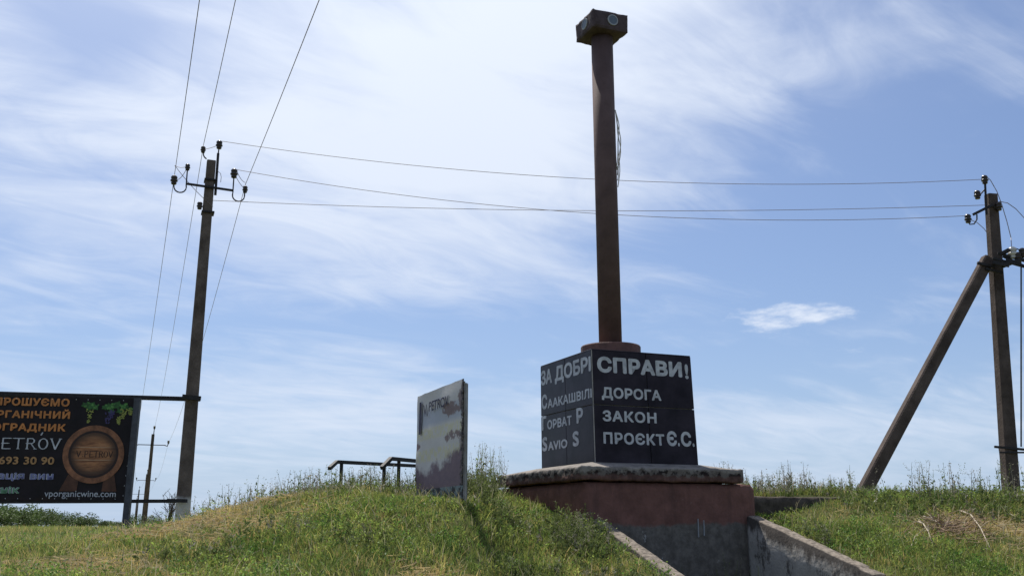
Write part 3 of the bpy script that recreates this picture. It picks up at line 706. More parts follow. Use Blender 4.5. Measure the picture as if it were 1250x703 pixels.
# right pole with strut and disconnector
Rb, Rt = at(1236, 625, 20), at(1209.5, 238, 20)
rp = empty('power_pole', Rb, 'concrete power pole with slanting strut and disconnector gear at the right edge', 'power pole', 'concrete power poles of the line')
obj('pole', tapered_pole(bmesh.new(), Rb - (Rt - Rb) * .03, Rt, .27, .20, .1), M_poled, rp)
Sa = at(1044, 620, 19.4); Sb = at(1206, 316, 19.85)
obj('strut', tapered_pole(bmesh.new(), Sa, Sb, .235, .215, .1), M_poled, rp)
def Q(px, py, dy=0): return at(px, py, 19.85 + dy)
def bar(pts, r, name, m=M_steel, par=None, n=4): return obj(name, tube(bmesh.new(), pts, r, n, phase=.78), m, par or rp)
bar([Q(1202.5, 224), Q(1204.3, 262)], .03, 'steel_angle')
bar([Q(1188, 262), Q(1212, 250)], .035, 'crossarm')
bar([Q(1192.5, 262), Q(1192.5, 268), Q(1189, 273.5), Q(1184, 274), Q(1181.5, 270)], .014, 'hook', n=6)
bar([Q(1202.5, 231), Q(1198, 236), Q(1194, 240)], .014, 'hook', n=6)
IR = dict(top=Q(1202, 219), left=Q(1193, 237.5), low=Q(1181.5, 266.5), right=Q(1219, 251.5))
for k in IR: insulator(rp, IR[k], s=.88)
bar([Q(1212, 251), Q(1219, 257)], .014, 'hook', n=6)
for y0, x0, x1 in ((322, 1193, 1214), (329, 1203, 1224)):
    bar([Q(x0, y0 - 1, -.15), Q(x1, y0 + 4, -.15)], .035, 'strut_clamp')
for a, b, r_ in (((1212, 315), (1252, 326), .032), ((1218, 309), (1256, 320), .032), ((1222, 327), (1262, 312), .025), ((1222, 310), (1232, 305), .045), ((1212, 320), (1232, 324), .05), ((1228, 318), (1246, 322), .06), ((1222, 324), (1248, 316), .035),
                 ((1236, 322), (1262, 306), .022), ((1236, 302), (1247, 306), .016), ((1224, 313), (1262, 330), .028)):
    bar([Q(*a, -.25), Q(*b, -.4)], r_, 'disconnector_bar')
insulator(rp, Q(1236, 308, -.3), M_insw, 1.15, 'white_insulator')
for q in ((1243, 313), (1248, 308), (1258, 312)): insulator(rp, Q(*q, -.35), s=.9)
bar([Q(1246.5, 322, -.25), Q(1246.5, 545, -.1)], .016, 'operating_rod', n=6)
bar([Q(1214, 545), Q(1256, 549)], .03, 'lower_bracket'); bar([Q(1220, 552), Q(1256, 552)], .022, 'lower_bracket')
bar([Q(1219, 546), Q(1221, 562), Q(1227, 572)], .006, 'tail_wire', M_wire)
obj('jumper', tube(bmesh.new(), [Q(1203, 215), Q(1209, 220), Q(1217, 234), Q(1223, 250), Q(1229, 270), Q(1234, 290), Q(1235, 304, -.3)], .008, 5), M_wire, rp)
obj('jumper', tube(bmesh.new(), [Q(1220, 246), Q(1230, 248), Q(1240, 255), Q(1252, 268), Q(1260, 285, -.3)], .008, 5), M_wire, rp)
obj('jumper', tube(bmesh.new(), [Q(1184, 268), Q(1193, 272), Q(1201, 279), Q(1207, 287)], .007, 5), M_wire, rp)

# wires
def span(a, b, sag, n=28): return [Vector(a).lerp(Vector(b), i / n) - Vector((0, 0, sag * 4 * (i / n) * (1 - i / n))) for i in range(n + 1)]
def wire(segs, label, r=.0062):
    bm = bmesh.new()
    for sgm in segs: tube(bm, sgm, r, 5)
    return tag(obj('overhead_wire', bm, M_wire), label, 'wire', 'overhead wires')
wire([span(I['top'] + Vector((.05, 0, .07)), IR['top'], .42)], 'topmost of the three wires crossing behind the column to the right pole')
wire([span(I['r'] + Vector((.05, 0, .07)), IR['low'] + Vector((-.05, 0, .05)), .45)], 'crossing wire that dips lowest and ends on the lowest insulator of the right pole')
wire([span(I['low'] + AX * .24 + Vector((0, 0, .13)), IR['right'] + Vector((-.18, 0, .02)), .17)], 'nearly level crossing wire meeting the middle of the right pole top')
step_v = Vector((17.9, -49, 0))
for key, offx, offz, lab in (('ll', -1.06, -.5, 'left wire of the line running over the viewer along the pole row'), ('topl', .1, .45, 'middle wire of the line running over the viewer along the pole row'), ('rr', 1.06, -.5, 'right wire of the line running over the viewer along the pole row')):
    a = I[key] + Vector((0, 0, .1)); segs = [span(a + step_v * 1.0, a, .85, 40)]
    prev = a
    for fpt in far:
        nx = fpt + AX * offx + Vector((0, -.15, offz)); segs.append(span(prev, nx, .75, 24)); prev = nx
    wire(segs, lab)

# ------------------------------------------------------------------ winery billboard
BR = at(165, 550, 19.75); BR = Vector((BR.x, 19.75, 0)); BLx = at(-150, 550, 18.95); BLx = Vector((BLx.x, 18.95, 0))
BD = (BR - BLx); BW = BD.length; bd = BD.normalized(); bn = Vector((bd.y, -bd.x, 0))
def fr_b(x, z, d): return BR + bd * x + bn * d + Vector((0, 0, z))        # x: metres right of the banner's right edge (negative inside)
PXM = BW / 315.0        # metres per photo pixel on the banner
def bx(px): return (px - 165) * PXM
ZT, ZB = at(160, 486.5, 19.75).z, at(160, 611, 19.75).z
def bz(py): return ZT + (py - 486.5) * (ZB - ZT) / 124.5
bb = empty('billboard', fr_b(-1.2, 1.4, 0), 'black winery banner with a wine barrel on steel frame fixed to the tall power pole', 'billboard')
M_ban = mat('banner_vinyl', (.012, .008, .010), .55, .5, 3, .05, 30, spec=.25)
p = M_ban.node_tree.nodes['Principled BSDF']; old = p.inputs['Base Color'].links[0].from_socket
t = N(M_ban, 'ShaderNodeTexCoord'); s = N(M_ban, 'ShaderNodeSeparateXYZ'); LK(M_ban, t.outputs['Object'], s.inputs[0])
nn = noise_tex(M_ban, t.outputs['Object'], 2.3, 6, .6)
glow = MM(M_ban, 'MULTIPLY', step(M_ban, s.outputs[2], .85, .45), step(M_ban, nn, .45, .65))
LK(M_ban, mixc(M_ban, MM(M_ban, 'MULTIPLY', glow, .7), old, (.075, .035, .02)), p.inputs['Base Color'])
def bpl(pts, d, bm=None):
    bm = bm or bmesh.new(); f_ = bm.faces.new([bm.verts.new(fr_b(bx(a), bz(b), d)) for a, b in pts]); return bm
def fin(bm, name, m, par=None):
    for f_ in bm.faces:
        f_.normal_update()
        if f_.normal.dot(bn) < 0: f_.normal_flip()
    return obj(name, bm, m, par or bb)
bm = bmesh.new(); gx = [-150 + 315 * i / 60 for i in range(61)]; gy = [486.5 + 124.5 * j / 24 for j in range(25)]
gv = [[bm.verts.new(fr_b(bx(a - (b - 486.5) * .062 * max(0, (a - 100) / 65)), bz(b) + 0, .010 * nz((a * .03, b * .05, 3)))) for a in gx] for j, b in enumerate(gy)]
for j in range(24):
    for i in range(60): bm.faces.new((gv[j][i], gv[j + 1][i], gv[j + 1][i + 1], gv[j][i + 1]))
bmesh.ops.recalc_face_normals(bm, faces=bm.faces)
ban = obj('banner', bm, M_ban, bb, True)
M_or = mat('orange_print', (.52, .20, .055), .7, .2, 9, 0); M_wh = mat('white_print', (.48, .49, .52), .7, .15, 9, 0); M_tan = mat('tan_print', (.40, .22, .09), .7, .2, 9, 0)
M_vi = mat('violet_print', (.20, .21, .40), .7, .2, 9, 0); M_gn = mat('green_print', (.14, .30, .17), .7, .2, 9, 0)
def btext(body, x0, x1, yt, yb, m, off=.03, shear=0, space=1.05, cap=CAP, d=.018):
    o = put_text('lettering', body, bx(x0), bx(x1), bz(yb), bz(yt), lambda x, z, q: fr_b(x, z, d + q), m, bb, off, shear, space, depth=.002, cap=cap)
    return o
btext('ЗАПРОШУЄМО', -37, 77, 488.5, 498, M_or, .045, space=1.12)
btext('ОРГАНIЧНИЙ', -24, 79, 504, 513, M_or, .045, space=1.12)
btext('ВИНОГРАДНИК', -50, 75, 519.5, 528.5, M_or, .045, space=1.12)
bm = serif_text(bmesh.new(), 'V.PETROV', bx(-42), bx(70), bz(550), bz(537.5), lambda x, z, q: fr_b(x, z, .018 + q), 0, .011, .38)
fin(serif_text(bm, "'", bx(43), bx(49), bz(549), bz(536), lambda x, z, q: fr_b(x, z, .022 + q), 0, .009, 0, False), 'lettering', M_wh)
btext('693 30 90', -3, 65, 559, 568.5, M_tan, .03)
btext('дегустацiя вин', -60, 66, 577.5, 586.5, M_wh, .052, cap=(0, .70), d=.017)
btext('дегустацiя вин', -60, 66, 577.5, 586.5, M_vi, .014, cap=(0, .70), d=.021)
btext('пiкнiк', -20, 26, 594, 603, M_wh, .06, cap=(0, .70), d=.017)
btext('пiкнiк', -20, 26, 594, 603, M_gn, .02, cap=(0, .70), d=.021)
btext('vporganicwine.com', 57, 145.5, 598.5, 606.5, M_wh, .008, space=1.0, cap=(-.0, .72))
# barrel print
M_bw = mat('barrel_print', (.25, .12, .05), .7, .3, 4, 0)
p = M_bw.node_tree.nodes['Principled BSDF']; t = N(M_bw, 'ShaderNodeTexCoord'); s = N(M_bw, 'ShaderNodeSeparateXYZ'); LK(M_bw, t.outputs['Object'], s.inputs[0])
grn = noise_tex(M_bw, t.outputs['Object'], 3.2, 8, .7, (1.2, 1, 7))
pl_ = MM(M_bw, 'FRACT', MM(M_bw, 'MULTIPLY', s.outputs[2], 4.2)); ln = step(M_bw, pl_, .03, .06)
plid = noise_tex(M_bw, t.outputs['Object'], 1.0, 3, .5, (.8, 1, 4.5))
cw = mixc(M_bw, step(M_bw, grn, .3, .72), (.12, .045, .02), (.50, .22, .09)); cw = mixc(M_bw, step(M_bw, plid, .35, .7), cw, (.60, .29, .13))
bc_ = fr_b(bx(113), bz(555.5), 0) - bb.location; rw = 28.6 * PXM
ax_ = MM(M_bw, 'DIVIDE', MM(M_bw, 'SUBTRACT', s.outputs[0], bc_.x), rw * bd.x); az_2 = MM(M_bw, 'DIVIDE', MM(M_bw, 'SUBTRACT', s.outputs[2], bc_.z), rw * .92)
rr2 = MM(M_bw, 'ADD', MM(M_bw, 'MULTIPLY', ax_, ax_), MM(M_bw, 'MULTIPLY', az_2, az_2))
LK(M_bw, mixc(M_bw, MM(M_bw, 'MULTIPLY', step(M_bw, rr2, .25, 1.0), .88), mixc(M_bw, ln, (.50, .32, .19), cw), (.03, .014, .01)), p.inputs['Base Color'])
M_brim = mat('barrel_rim_print', (.25, .105, .05), .7, .45, 7, 0); M_bdk = mat('barrel_dark_print', (.03, .014, .010), .7, .3, 7, 0)
M_cradle = mat('cradle_print', (.085, .034, .018), .7, .6, 3, 0)
BC = (113, 555.5)
def ring_b(r0, r1, d, sy=.92, bm=None):
    bm = bm or bmesh.new(); n = 48
    a = [[bm.verts.new(fr_b(bx(BC[0] + r * math.cos(2 * math.pi * k / n)), bz(BC[1] + sy * r * math.sin(2 * math.pi * k / n)), d)) for k in range(n)] for r in (r0, r1)] if r0 else None
    if r0:
        for k in range(n): bm.faces.new((a[0][k], a[0][(k + 1) % n], a[1][(k + 1) % n], a[1][k]))
    else: bm.faces.new([bm.verts.new(fr_b(bx(BC[0] + r1 * math.cos(2 * math.pi * k / n)), bz(BC[1] + sy * r1 * math.sin(2 * math.pi * k / n)), d)) for k in range(n)])
    return bm
fin(bpl([(84, 580), (97, 588), (96, 600), (74, 600)], .016), 'cradle_print', M_cradle); fin(bpl([(128, 588), (141, 579), (146, 600), (127, 600)], .016), 'cradle_print', M_cradle)
fin(ring_b(31.5, 38.6, .020, .91), 'barrel_rim_print', M_brim); fin(ring_b(28.5, 31.5, .019, .91), 'barrel_shade_print', M_bdk)
fin(ring_b(0, 28.6, .018, .91), 'barrel_print', M_bw)
bm = serif_text(bmesh.new(), 'V.PETROV', bx(92), bx(137), bz(559), bz(552), lambda x, z, q: fr_b(x, z, .0215 + q), 0, .006, .3)
fin(bm, 'lettering', M_bdk)
# grapes and vine leaves
M_gy = mat('green_grape_print', (.26, .28, .06), .7, .7, 40, 0); M_gp = mat('violet_grape_print', (.05, .04, .13), .7, .4, 25, 0); M_gl = mat('vine_leaf_print', (.03, .11, .025), .7, .5, 12, 0)
bm = bmesh.new(); rr_ = random.Random(4)
for (cx0, cy0, sc) in ((103, 497, 9), (97, 496, 6), (110, 498, 6), (128, 497, 7), (137, 495, 8), (146, 497, 7), (154, 500, 5), (131, 503, 5), (142, 502, 6), (122, 498, 5)):
    n = 11; off = rr_.random() * 6
    bpl([(cx0 + sc * (1 if k % 2 else .6) * math.cos(off + 2 * math.pi * k / n), cy0 + .75 * sc * (1 if k % 2 else .6) * math.sin(off + 2 * math.pi * k / n)) for k in range(n)], .015 + .0004 * rr_.random(), bm)
fin(bm, 'vine_leaf_print', M_gl)
bm = bmesh.new()
for k in range(34):
    cx0, cy0, sc = rr_.choice(((103, 497, 9), (110, 498, 6), (128, 497, 7), (137, 495, 8), (146, 497, 7), (154, 499, 5))); cx0 += rr_.uniform(-.7, .7) * sc; cy0 += rr_.uniform(-.5, .4) * sc; q0 = rr_.random() * 6; s_ = rr_.uniform(1.1, 2.4)
    bpl([(cx0 + s_ * (1 if q % 2 else .55) * math.cos(q0 + q * .785), cy0 + s_ * .8 * (1 if q % 2 else .55) * math.sin(q0 + q * .785)) for q in range(8)], .0156 + .0003 * rr_.random(), bm)
fin(bm, 'vine_leaf_print', mat('light_leaf_print', (.08, .22, .05), .7, .5, 12, 0))['kind'] = 'stuff'
for m_, sp_, nm in ((M_gy, ((103, 509, 5, 8), (146, 506, 5, 6), (155, 503, 4, 4), (141, 514, 3, 5)), 'green_grape_print'), (M_gp, ((127, 511, 5, 7), (131, 506, 5, 5)), 'violet_grape_print')):
    bm = bmesh.new()
    for (cx0, cy0, wx, wy) in sp_:
        for k in range(34):
            t_ = rr_.random(); gx_ = cx0 + (rr_.random() - .5) * 2 * wx * (1 - .65 * t_); gy_ = cy0 - wy + 2 * wy * t_
            bpl([(gx_ + .95 * math.cos(a_), gy_ + .9 * math.sin(a_)) for a_ in [2 * math.pi * q / 7 for q in range(7)]], .0165 + .001 * rr_.random(), bm)
    fin(bm, nm, m_)
bm = bmesh.new()
for a_ in range(-140, 160, 15):
    for b_ in (489.2, 608.8):
        bpl([(a_ + .55 * math.cos(q), b_ + .55 * math.sin(q)) for q in [2 * math.pi * k / 6 for k in range(6)]], .0205, bm)
for b_ in range(497, 606, 12):
    bpl([(161.5 - (b_ - 486.5) * .058 + .55 * math.cos(q), b_ + .55 * math.sin(q)) for q in [2 * math.pi * k / 6 for k in range(6)]], .0205, bm)
o = fin(bm, 'grommets', M_grommet); o['kind'] = 'stuff'
pd = at(238, 485.5, 19.83)
def bbar(p0, p1, r, name, m=M_frame): return obj(name, tube(bmesh.new(), [p0, p1], r, 4, phase=.78), m, bb)
bbar(fr_b(bx(-150), bz(482.5), -.06), fr_b(bx(243), bz(485.2), -.06), .055, 'top_beam', M_steel)
bbar(fr_b(bx(-150), bz(613.8), -.06), fr_b(bx(236), bz(610.8), -.06), .045, 'bottom_beam', M_steel)
bbar(fr_b(bx(222), bz(484), .16), fr_b(bx(246), bz(486), .16), .06, 'pole_clamp', M_steel); bbar(fr_b(bx(212), bz(610.5), .16), fr_b(bx(238), bz(611), .16), .045, 'pole_clamp', M_steel)
pb = at(151, 664, 19.63); pt_ = at(168.3, 486, 19.63)
obj('post', tapered_pole(bmesh.new(), pb, pt_, .115, .115, 0), M_frame, bb)
pb2 = fr_b(bx(-152), 1.1, -.02)
obj('post', tapered_pole(bmesh.new(), pb2, Vector((pb2.x, pb2.y, ZT + .05)), .115, .115, 0), M_frame, bb)

# ------------------------------------------------------------------ fast mesh from numpy
def np_mesh(name, co, faces_flat, loop_start, loop_total, m, tint=None):
    me = bpy.data.meshes.new(name)
    me.vertices.add(len(co)); me.vertices.foreach_set('co', co.astype(np.float32).ravel())
    me.loops.add(len(faces_flat)); me.loops.foreach_set('vertex_index', faces_flat.astype(np.int32))
    me.polygons.add(len(loop_start)); me.polygons.foreach_set('loop_start', loop_start.astype(np.int32))
    try: me.polygons.foreach_set('loop_total', loop_total.astype(np.int32))
    except Exception: pass
    me.update(calc_edges=True)
    if tint is not None:
        a = me.attributes.new('tint', 'FLOAT_COLOR', 'POINT'); a.data.foreach_set('color', np.concatenate([tint, np.ones((len(tint), 1))], 1).astype(np.float32).ravel())
    me.materials.append(m); return me
class Acc:
    """collects blades (4-vertex fans of 2 tris + tip) and leaves"""
    def __init__(s): s.co = []; s.f = []; s.n = []; s.t = []; s.c = 0
    def add(s, co, quads, tint):          # co (N,k,3), quads: list of tuples of local indices, tint (N,3)
        n, k, _ = co.shape; base = s.c + np.arange(n)[:, None] * k
        for q in quads:
            s.f.append((base + np.array(q)[None, :]).reshape(-1)); s.n.append(np.full(n, len(q)))
        s.co.append(co.reshape(-1, 3)); s.t.append(np.repeat(tint, k, 0)); s.c += n * k
    def build(s, name, m, label, cat, parent=None, kind='stuff'):
        n = np.concatenate(s.n); st = np.concatenate([[0], np.cumsum(n)[:-1]])
        me = np_mesh(name, np.concatenate(s.co), np.concatenate(s.f), st, n, m, np.concatenate(s.t))
        o = bpy.data.objects.new(name, me); C.objects.link(o); tag(o, label, cat, kind=kind)
        return o
def blades(acc, x, y, z, h, w, lean, tint):
    n = len(x); th = rng.uniform(0, 2 * np.pi, n); ld = rng.uniform(0, 2 * np.pi, n)
    wx, wy = np.cos(th) * w / 2, np.sin(th) * w / 2; lx, ly = np.cos(ld) * lean * h, np.sin(ld) * lean * h
    co = np.zeros((n, 5, 3)); zt = h * np.sqrt(np.clip(1 - lean ** 2 * .6, .2, 1))
    for i, (s_, a, b, c) in enumerate(((-1, 0, 0, 1), (1, 0, 0, 1), (1, .35, .55, .8), (-1, .35, .55, .8), (0, 1, 1, 0))):
        co[:, i, 0] = x + s_ * wx * c + lx * a; co[:, i, 1] = y + s_ * wy * c + ly * a; co[:, i, 2] = z + zt * b - (.02 if i < 2 else 0)
    acc.add(co, [(0, 1, 2, 3), (3, 2, 4)], tint)
def leaves(acc, x, y, z, size, tint, asp=.45, up=.3):
    n = len(x); a = rng.normal(size=(n, 3)); a[:, 2] = np.abs(a[:, 2]) * .5 + up; a /= np.linalg.norm(a, axis=1)[:, None]
    b = rng.normal(size=(n, 3)); b = np.cross(a, b); b /= np.linalg.norm(b, axis=1)[:, None]
    p_ = np.stack([x, y, z], 1); s_ = size[:, None]
    co = np.stack([p_, p_ + a * s_ * .5 + b * s_ * asp * .5, p_ + a * s_, p_ + a * s_ * .5 - b * s_ * asp * .5], 1)
    acc.add(co, [(0, 1, 2), (0, 2, 3)], tint)
def ok_mask(x, y):
    rx = x - CO.x; ry = y - CO.y; u = rx * U.x + ry * U.y; v = rx * V.x + ry * V.y
    m_ = ~((u > -.03) & (u < 2.70) & (v > -.04) & (v < 2.78))
    m_ &= ~((u > .04) & (u < 2.73) & (v < .1) & (v > -9))
    m_ &= ~((u > 2.6) & (u < 7.45) & (v > .47) & (v < .72))
    return m_
def ground_near(x, y):
    rx = x - CO.x; ry = y - CO.y; u = rx * U.x + ry * U.y; v = rx * V.x + ry * V.y
    return ((u > 2.6) & (u < 4.6) & (v > -.5) & (v < .7)) | ((u > -.5) & (u < .1) & (v > 0) & (v < 2.8)) | ((np.abs(x + .95) < .75) & (y > 11.9) & (y < 13.9))
def straw_field(x, y):
    """0..1 where the grass is dry"""
    s = .17 + .18 * wig(x, y, .9, 2.2) + .12 * wig(x, y, 2.9, 5.1)
    for (cx0, cy0, rx0, ry0, a_) in ((-4.0, 13.6, 1.1, 1.1, .6), (-3.4, 12.4, 1.0, .5, .4), (-5.3, 13.0, 1.5, .35, .8), (-5.2, 10.9, 1.5, .5, .8), (-.65, 10.4, .8, .6, .55), (-2.9, 14.5, 1.2, .6, .5), (6.6, 14.4, .9, .55, .75), (7.4, 13.9, .8, .6, .5), (-4.2, 10.2, .7, .3, .4), (1.0, 11.3, .4, .4, .4), (3.2, 10.4, .5, .5, .3)):
        s = s + a_ * np.exp(-((x - cx0) / rx0) ** 2 - ((y - cy0) / ry0) ** 2)
    s = s + .28 * wig(x, y, 5.3, 1.9) * (s > .3)
    return np.clip(s, 0, 1)
def grass_tint(n, st, pos=None):
    g1 = np.array([.115, .150, .042]); g2 = np.array([.19, .205, .072]); g3 = np.array([.070, .115, .036]); sw = np.array([.36, .29, .15]); sw2 = np.array([.25, .20, .09])
    k = rng.random(n)[:, None]; k2 = rng.random(n)[:, None]
    c = g1 * (1 - k) + g2 * k; c = np.where(k2 < .3, g3 * (.8 + .5 * k), c)
    s_ = (rng.random(n) < st)[:, None]; c = np.where(s_, sw * (1 - k) + sw2 * k, c)
    if pos is not None:
        q = np.clip(.5 + .5 * wig(pos[0], pos[1], 2.7, 8.8) + .25 * wig(pos[0], pos[1], 7.1, 4.2), 0, 1)[:, None]
        c = c * (.68 + .55 * q) * np.where(q < .3, np.array([.85, 1.0, .9]), np.array([1.04, 1, 1]))
    return c * rng.uniform(.72, 1.28, (n, 1)) * 1.5 * np.array([1.04, 1.04, .84])

# ---- mound and near grass
acc = Acc()
def scatter(n, x0, x1, y0, y1):
    x = rng.uniform(x0, x1, n); y = rng.uniform(y0, y1, n); m_ = ok_mask(x, y); return x[m_], y[m_]
x, y = scatter(300000, -8.8, 9.6, 8.8, 16.8)
keep = (np.abs(x) < y * .55 + .6); x, y = x[keep], y[keep]
patch = .5 + .5 * wig(x, y, 2.0, 3.7)
st = straw_field(x, y)
lush = np.clip(patch * .9 + .35 - st, .1, 1.3)
h = (.04 + .09 * lush) * rng.uniform(.5, 1.5, len(x)); h *= np.where(rng.random(len(x)) < .06, 1.7, 1)
rx = x - CO.x; ry = y - CO.y; uu = rx * U.x + ry * U.y; vv = rx * V.x + ry * V.y
nearw = np.maximum(.75 * np.exp(-((x + .95) / .7) ** 2 - ((y - 12.9) / .9) ** 2), np.maximum(np.exp(-(np.maximum(np.maximum(.04 - uu, uu - 2.7), 0) / .25) ** 2) * (vv < 2.8), np.exp(-((uu - 3.3) / 1.2) ** 2) * (vv > -.5) * (vv < .7))); h *= (1 - .55 * nearw)
z = ground_h(x, y, False)
blades(acc, x, y, z, h, rng.uniform(.005, .011, len(x)), rng.uniform(.1, 1.1, len(x)), grass_tint(len(x), np.clip(st * 1.1 - .10, .02, 1), (x, y)))
# thinner cover towards the viewer and over the flanks
x, y = scatter(50000, -14, 14, 5.0, 10.0)
st = straw_field(x, y); blades(acc, x, y, ground_h(x, y, False), rng.uniform(.05, .16, len(x)), rng.uniform(.008, .016, len(x)), rng.uniform(.1, .9, len(x)), grass_tint(len(x), st))
acc.build('grass', M_leaf, 'short green grass with dry straw patches covering the mound', 'grass')

# ---- leafy weeds in the grass
acc = Acc()
npl = 19000
x, y = scatter(npl, -8.5, 9.5, 8.8, 16.6); st = straw_field(x, y); pw = .5 + .5 * wig(x, y, 1.4, 7.7)
k = (rng.random(len(x)) < np.clip(pw * 1.3 - st, .03, 1)); x, y = x[k], y[k]
z = ground_h(x, y, False); hh = rng.uniform(.04, .20, len(x)) * (1 - .6 * (ground_near(x, y))); col = grass_tint(len(x), np.zeros(len(x)), (x, y)) * np.array([.85, 1.0, .85])
rep = 20
X_ = np.repeat(x, rep); Y_ = np.repeat(y, rep); Z_ = np.repeat(z, rep); H_ = np.repeat(hh, rep); K_ = rng.random(len(X_))
rad = .05 + .25 * H_ * (1 - .5 * K_)
leaves(acc, X_ + rng.normal(0, 1, len(X_)) * rad * .6, Y_ + rng.normal(0, 1, len(X_)) * rad * .6, Z_ + H_ * K_, rng.uniform(.018, .048, len(X_)), np.repeat(col, rep, 0) * rng.uniform(.75, 1.3, (len(X_), 1)), .42)
acc.build('leafy_weeds', M_leaf, 'low leafy green weeds growing among the grass on the mound', 'weeds')

# ---- thin arching straws standing in the green
acc = Acc(); x, y = scatter(5200, -8, 9.5, 9, 16.4)
blades(acc, x, y, ground_h(x, y, False), rng.uniform(.10, .30, len(x)), rng.uniform(.006, .011, len(x)), rng.uniform(.2, 1.1, len(x)), np.array([.42, .38, .24]) * rng.uniform(.6, 1.1, (len(x), 1)))
acc.build('dry_stems', M_leaf, 'thin pale dry stems standing scattered through the green grass', 'grass stems')
# ---- straw litter lying on the dry patches
acc = Acc()
x, y = scatter(60000, -8, 9.5, 9, 16); st = straw_field(x, y); k = rng.random(len(x)) < (st - .35) * 1.6; x, y = x[k], y[k]
n = len(x); z = ground_h(x, y, False) + rng.uniform(.0, .07, n); th = rng.uniform(0, 2 * np.pi, n); Ls = rng.uniform(.06, .22, n); w = rng.uniform(.004, .008, n)
ex = np.cos(th) * Ls / 2; ey = np.sin(th) * Ls / 2; ez = rng.normal(0, .12, n) * Ls
co = np.stack([np.stack([x - ex - ey / Ls * w, y - ey + ex / Ls * w, z - ez], 1), np.stack([x + ex - ey / Ls * w, y + ey + ex / Ls * w, z + ez], 1), np.stack([x + ex + ey / Ls * w, y + ey - ex / Ls * w, z + ez + w], 1), np.stack([x - ex + ey / Ls * w, y - ey - ex / Ls * w, z - ez + w], 1)], 1)
kk = rng.random((n, 1)); acc.add(co, [(0, 1, 2, 3)], np.array([.42, .34, .19]) * (1 - kk) + np.array([.27, .20, .10]) * kk)
acc.build('dry_straw', M_leaf, 'mown dry straw lying in patches on the mound', 'straw')

# ---- tall stalks along the crests
def stalks(acc, x, y, h, grey, leafn=14, z=None, head='seed', lw=1.0):
    n = len(x); z = ground_h(x, y, False) if z is None else z
    az_ = rng.uniform(0, 2 * np.pi, n); ln_ = rng.uniform(.02, .28, n) * h; tx, ty = np.cos(az_) * ln_, np.sin(az_) * ln_
    w = rng.uniform(.0045, .007, n) * lw; a1, a2 = np.cos(az_ + 1.3), np.sin(az_ + 1.3)
    col = np.where((rng.random(n) < grey)[:, None], np.array([.21, .20, .155]), np.array([.11, .14, .045])) * rng.uniform(.7, 1.25, (n, 1))
    co = np.zeros((n, 8, 3))
    for i in range(4):
        t_ = i / 3; ww = w * (1 - .7 * t_)
        for s_, j in ((-1, 0), (1, 1)):
            co[:, i * 2 + j, 0] = x + tx * t_ ** 2 + s_ * a1 * ww; co[:, i * 2 + j, 1] = y + ty * t_ ** 2 + s_ * a2 * ww; co[:, i * 2 + j, 2] = z - .02 + h * t_
    acc.add(co, [(0, 1, 3, 2), (2, 3, 5, 4), (4, 5, 7, 6)], col)
    rep = leafn; T = rng.random((n, rep)); T = np.where(rng.random((n, rep)) < .55, .7 + .3 * T, .25 + .6 * T)
    px_ = (x[:, None] + tx[:, None] * T ** 2 + rng.normal(0, .014, T.shape)).ravel(); py_ = (y[:, None] + ty[:, None] * T ** 2 + rng.normal(0, .014, T.shape)).ravel(); pz_ = (z[:, None] + h[:, None] * T).ravel()
    sz = np.where(T.ravel() > .7, rng.uniform(.012, .03, T.size), rng.uniform(.025, .07, T.size)) * lw
    leaves(acc, px_, py_, pz_, sz, np.repeat(col, rep, 0) * rng.uniform(.8, 1.3, (n * rep, 1)), .4, .6)
def crest(n, x0, x1, y0, y1):
    x, y = scatter(n, x0, x1, y0, y1); return x, y
acc = Acc()
def behind(x, y, d=.74):
    return ((x - CO.x) * V.x + (y - CO.y) * V.y) > d
x, y = crest(900, 3.2, 5.9, 15.0, 17.0); k = behind(x, y); x, y = x[k], y[k]; stalks(acc, x, y, rng.uniform(.10, .64, len(x)) * (1 - .5 * smooth(4.5, 5.7, x)) * (.62 + .42 * wig(x, y * .2, 6.5, 2.0)), .7, 14)
x, y = crest(420, 5.2, 9.8, 15.2, 16.8); k = (rng.random(len(x)) < .3 + .7 * (wig(x, y * .2, 2.6, 1.0) > 0)) & behind(x, y); x, y = x[k], y[k]; stalks(acc, x, y, rng.uniform(.1, .5, len(x)), .4, 14)
x, y = crest(90, 5.9, 7.9, 15.2, 16.0); stalks(acc, x, y, rng.uniform(.25, .62, len(x)), .45, 20)
x, y = crest(700, 4.8, 9.8, 14.6, 16.2); stalks(acc, x, y, rng.uniform(.08, .24, len(x)), .05, 20)
acc.build('tall_weeds', M_leaf, 'tall grey seeding weeds along the crest right of the monument', 'weeds')
acc = Acc()
x, y = crest(650, -4.3, -.2, 13.8, 16.5); stalks(acc, x, y, rng.uniform(.10, .42, len(x)), .4, 9)
x, y = crest(110, -2.9, -1.5, 13.2, 14.6); stalks(acc, x, y, rng.uniform(.12, .38, len(x)), .4, 8)
x, y = crest(300, -.85, -.22, 13.2, 15.4); stalks(acc, x, y, rng.uniform(.12, .45, len(x)), .2, 20)
x, y = crest(60, -.55, -.1, 14.2, 15.6); stalks(acc, x, y, rng.uniform(.45, .8, len(x)), .5, 12)
x, y = crest(200, -5.6, -3.6, 14.5, 17.5); stalks(acc, x, y, rng.uniform(.12, .40, len(x)), .7, 9)
x, y = crest(160, .5, 1.2, 12.2, 13.3); stalks(acc, x, y, rng.uniform(.1, .3, len(x)), .2, 18)
x, y = crest(120, 3.35, 4.1, 13.3, 14.3); stalks(acc, x, y, rng.uniform(.1, .28, len(x)), .1, 22)
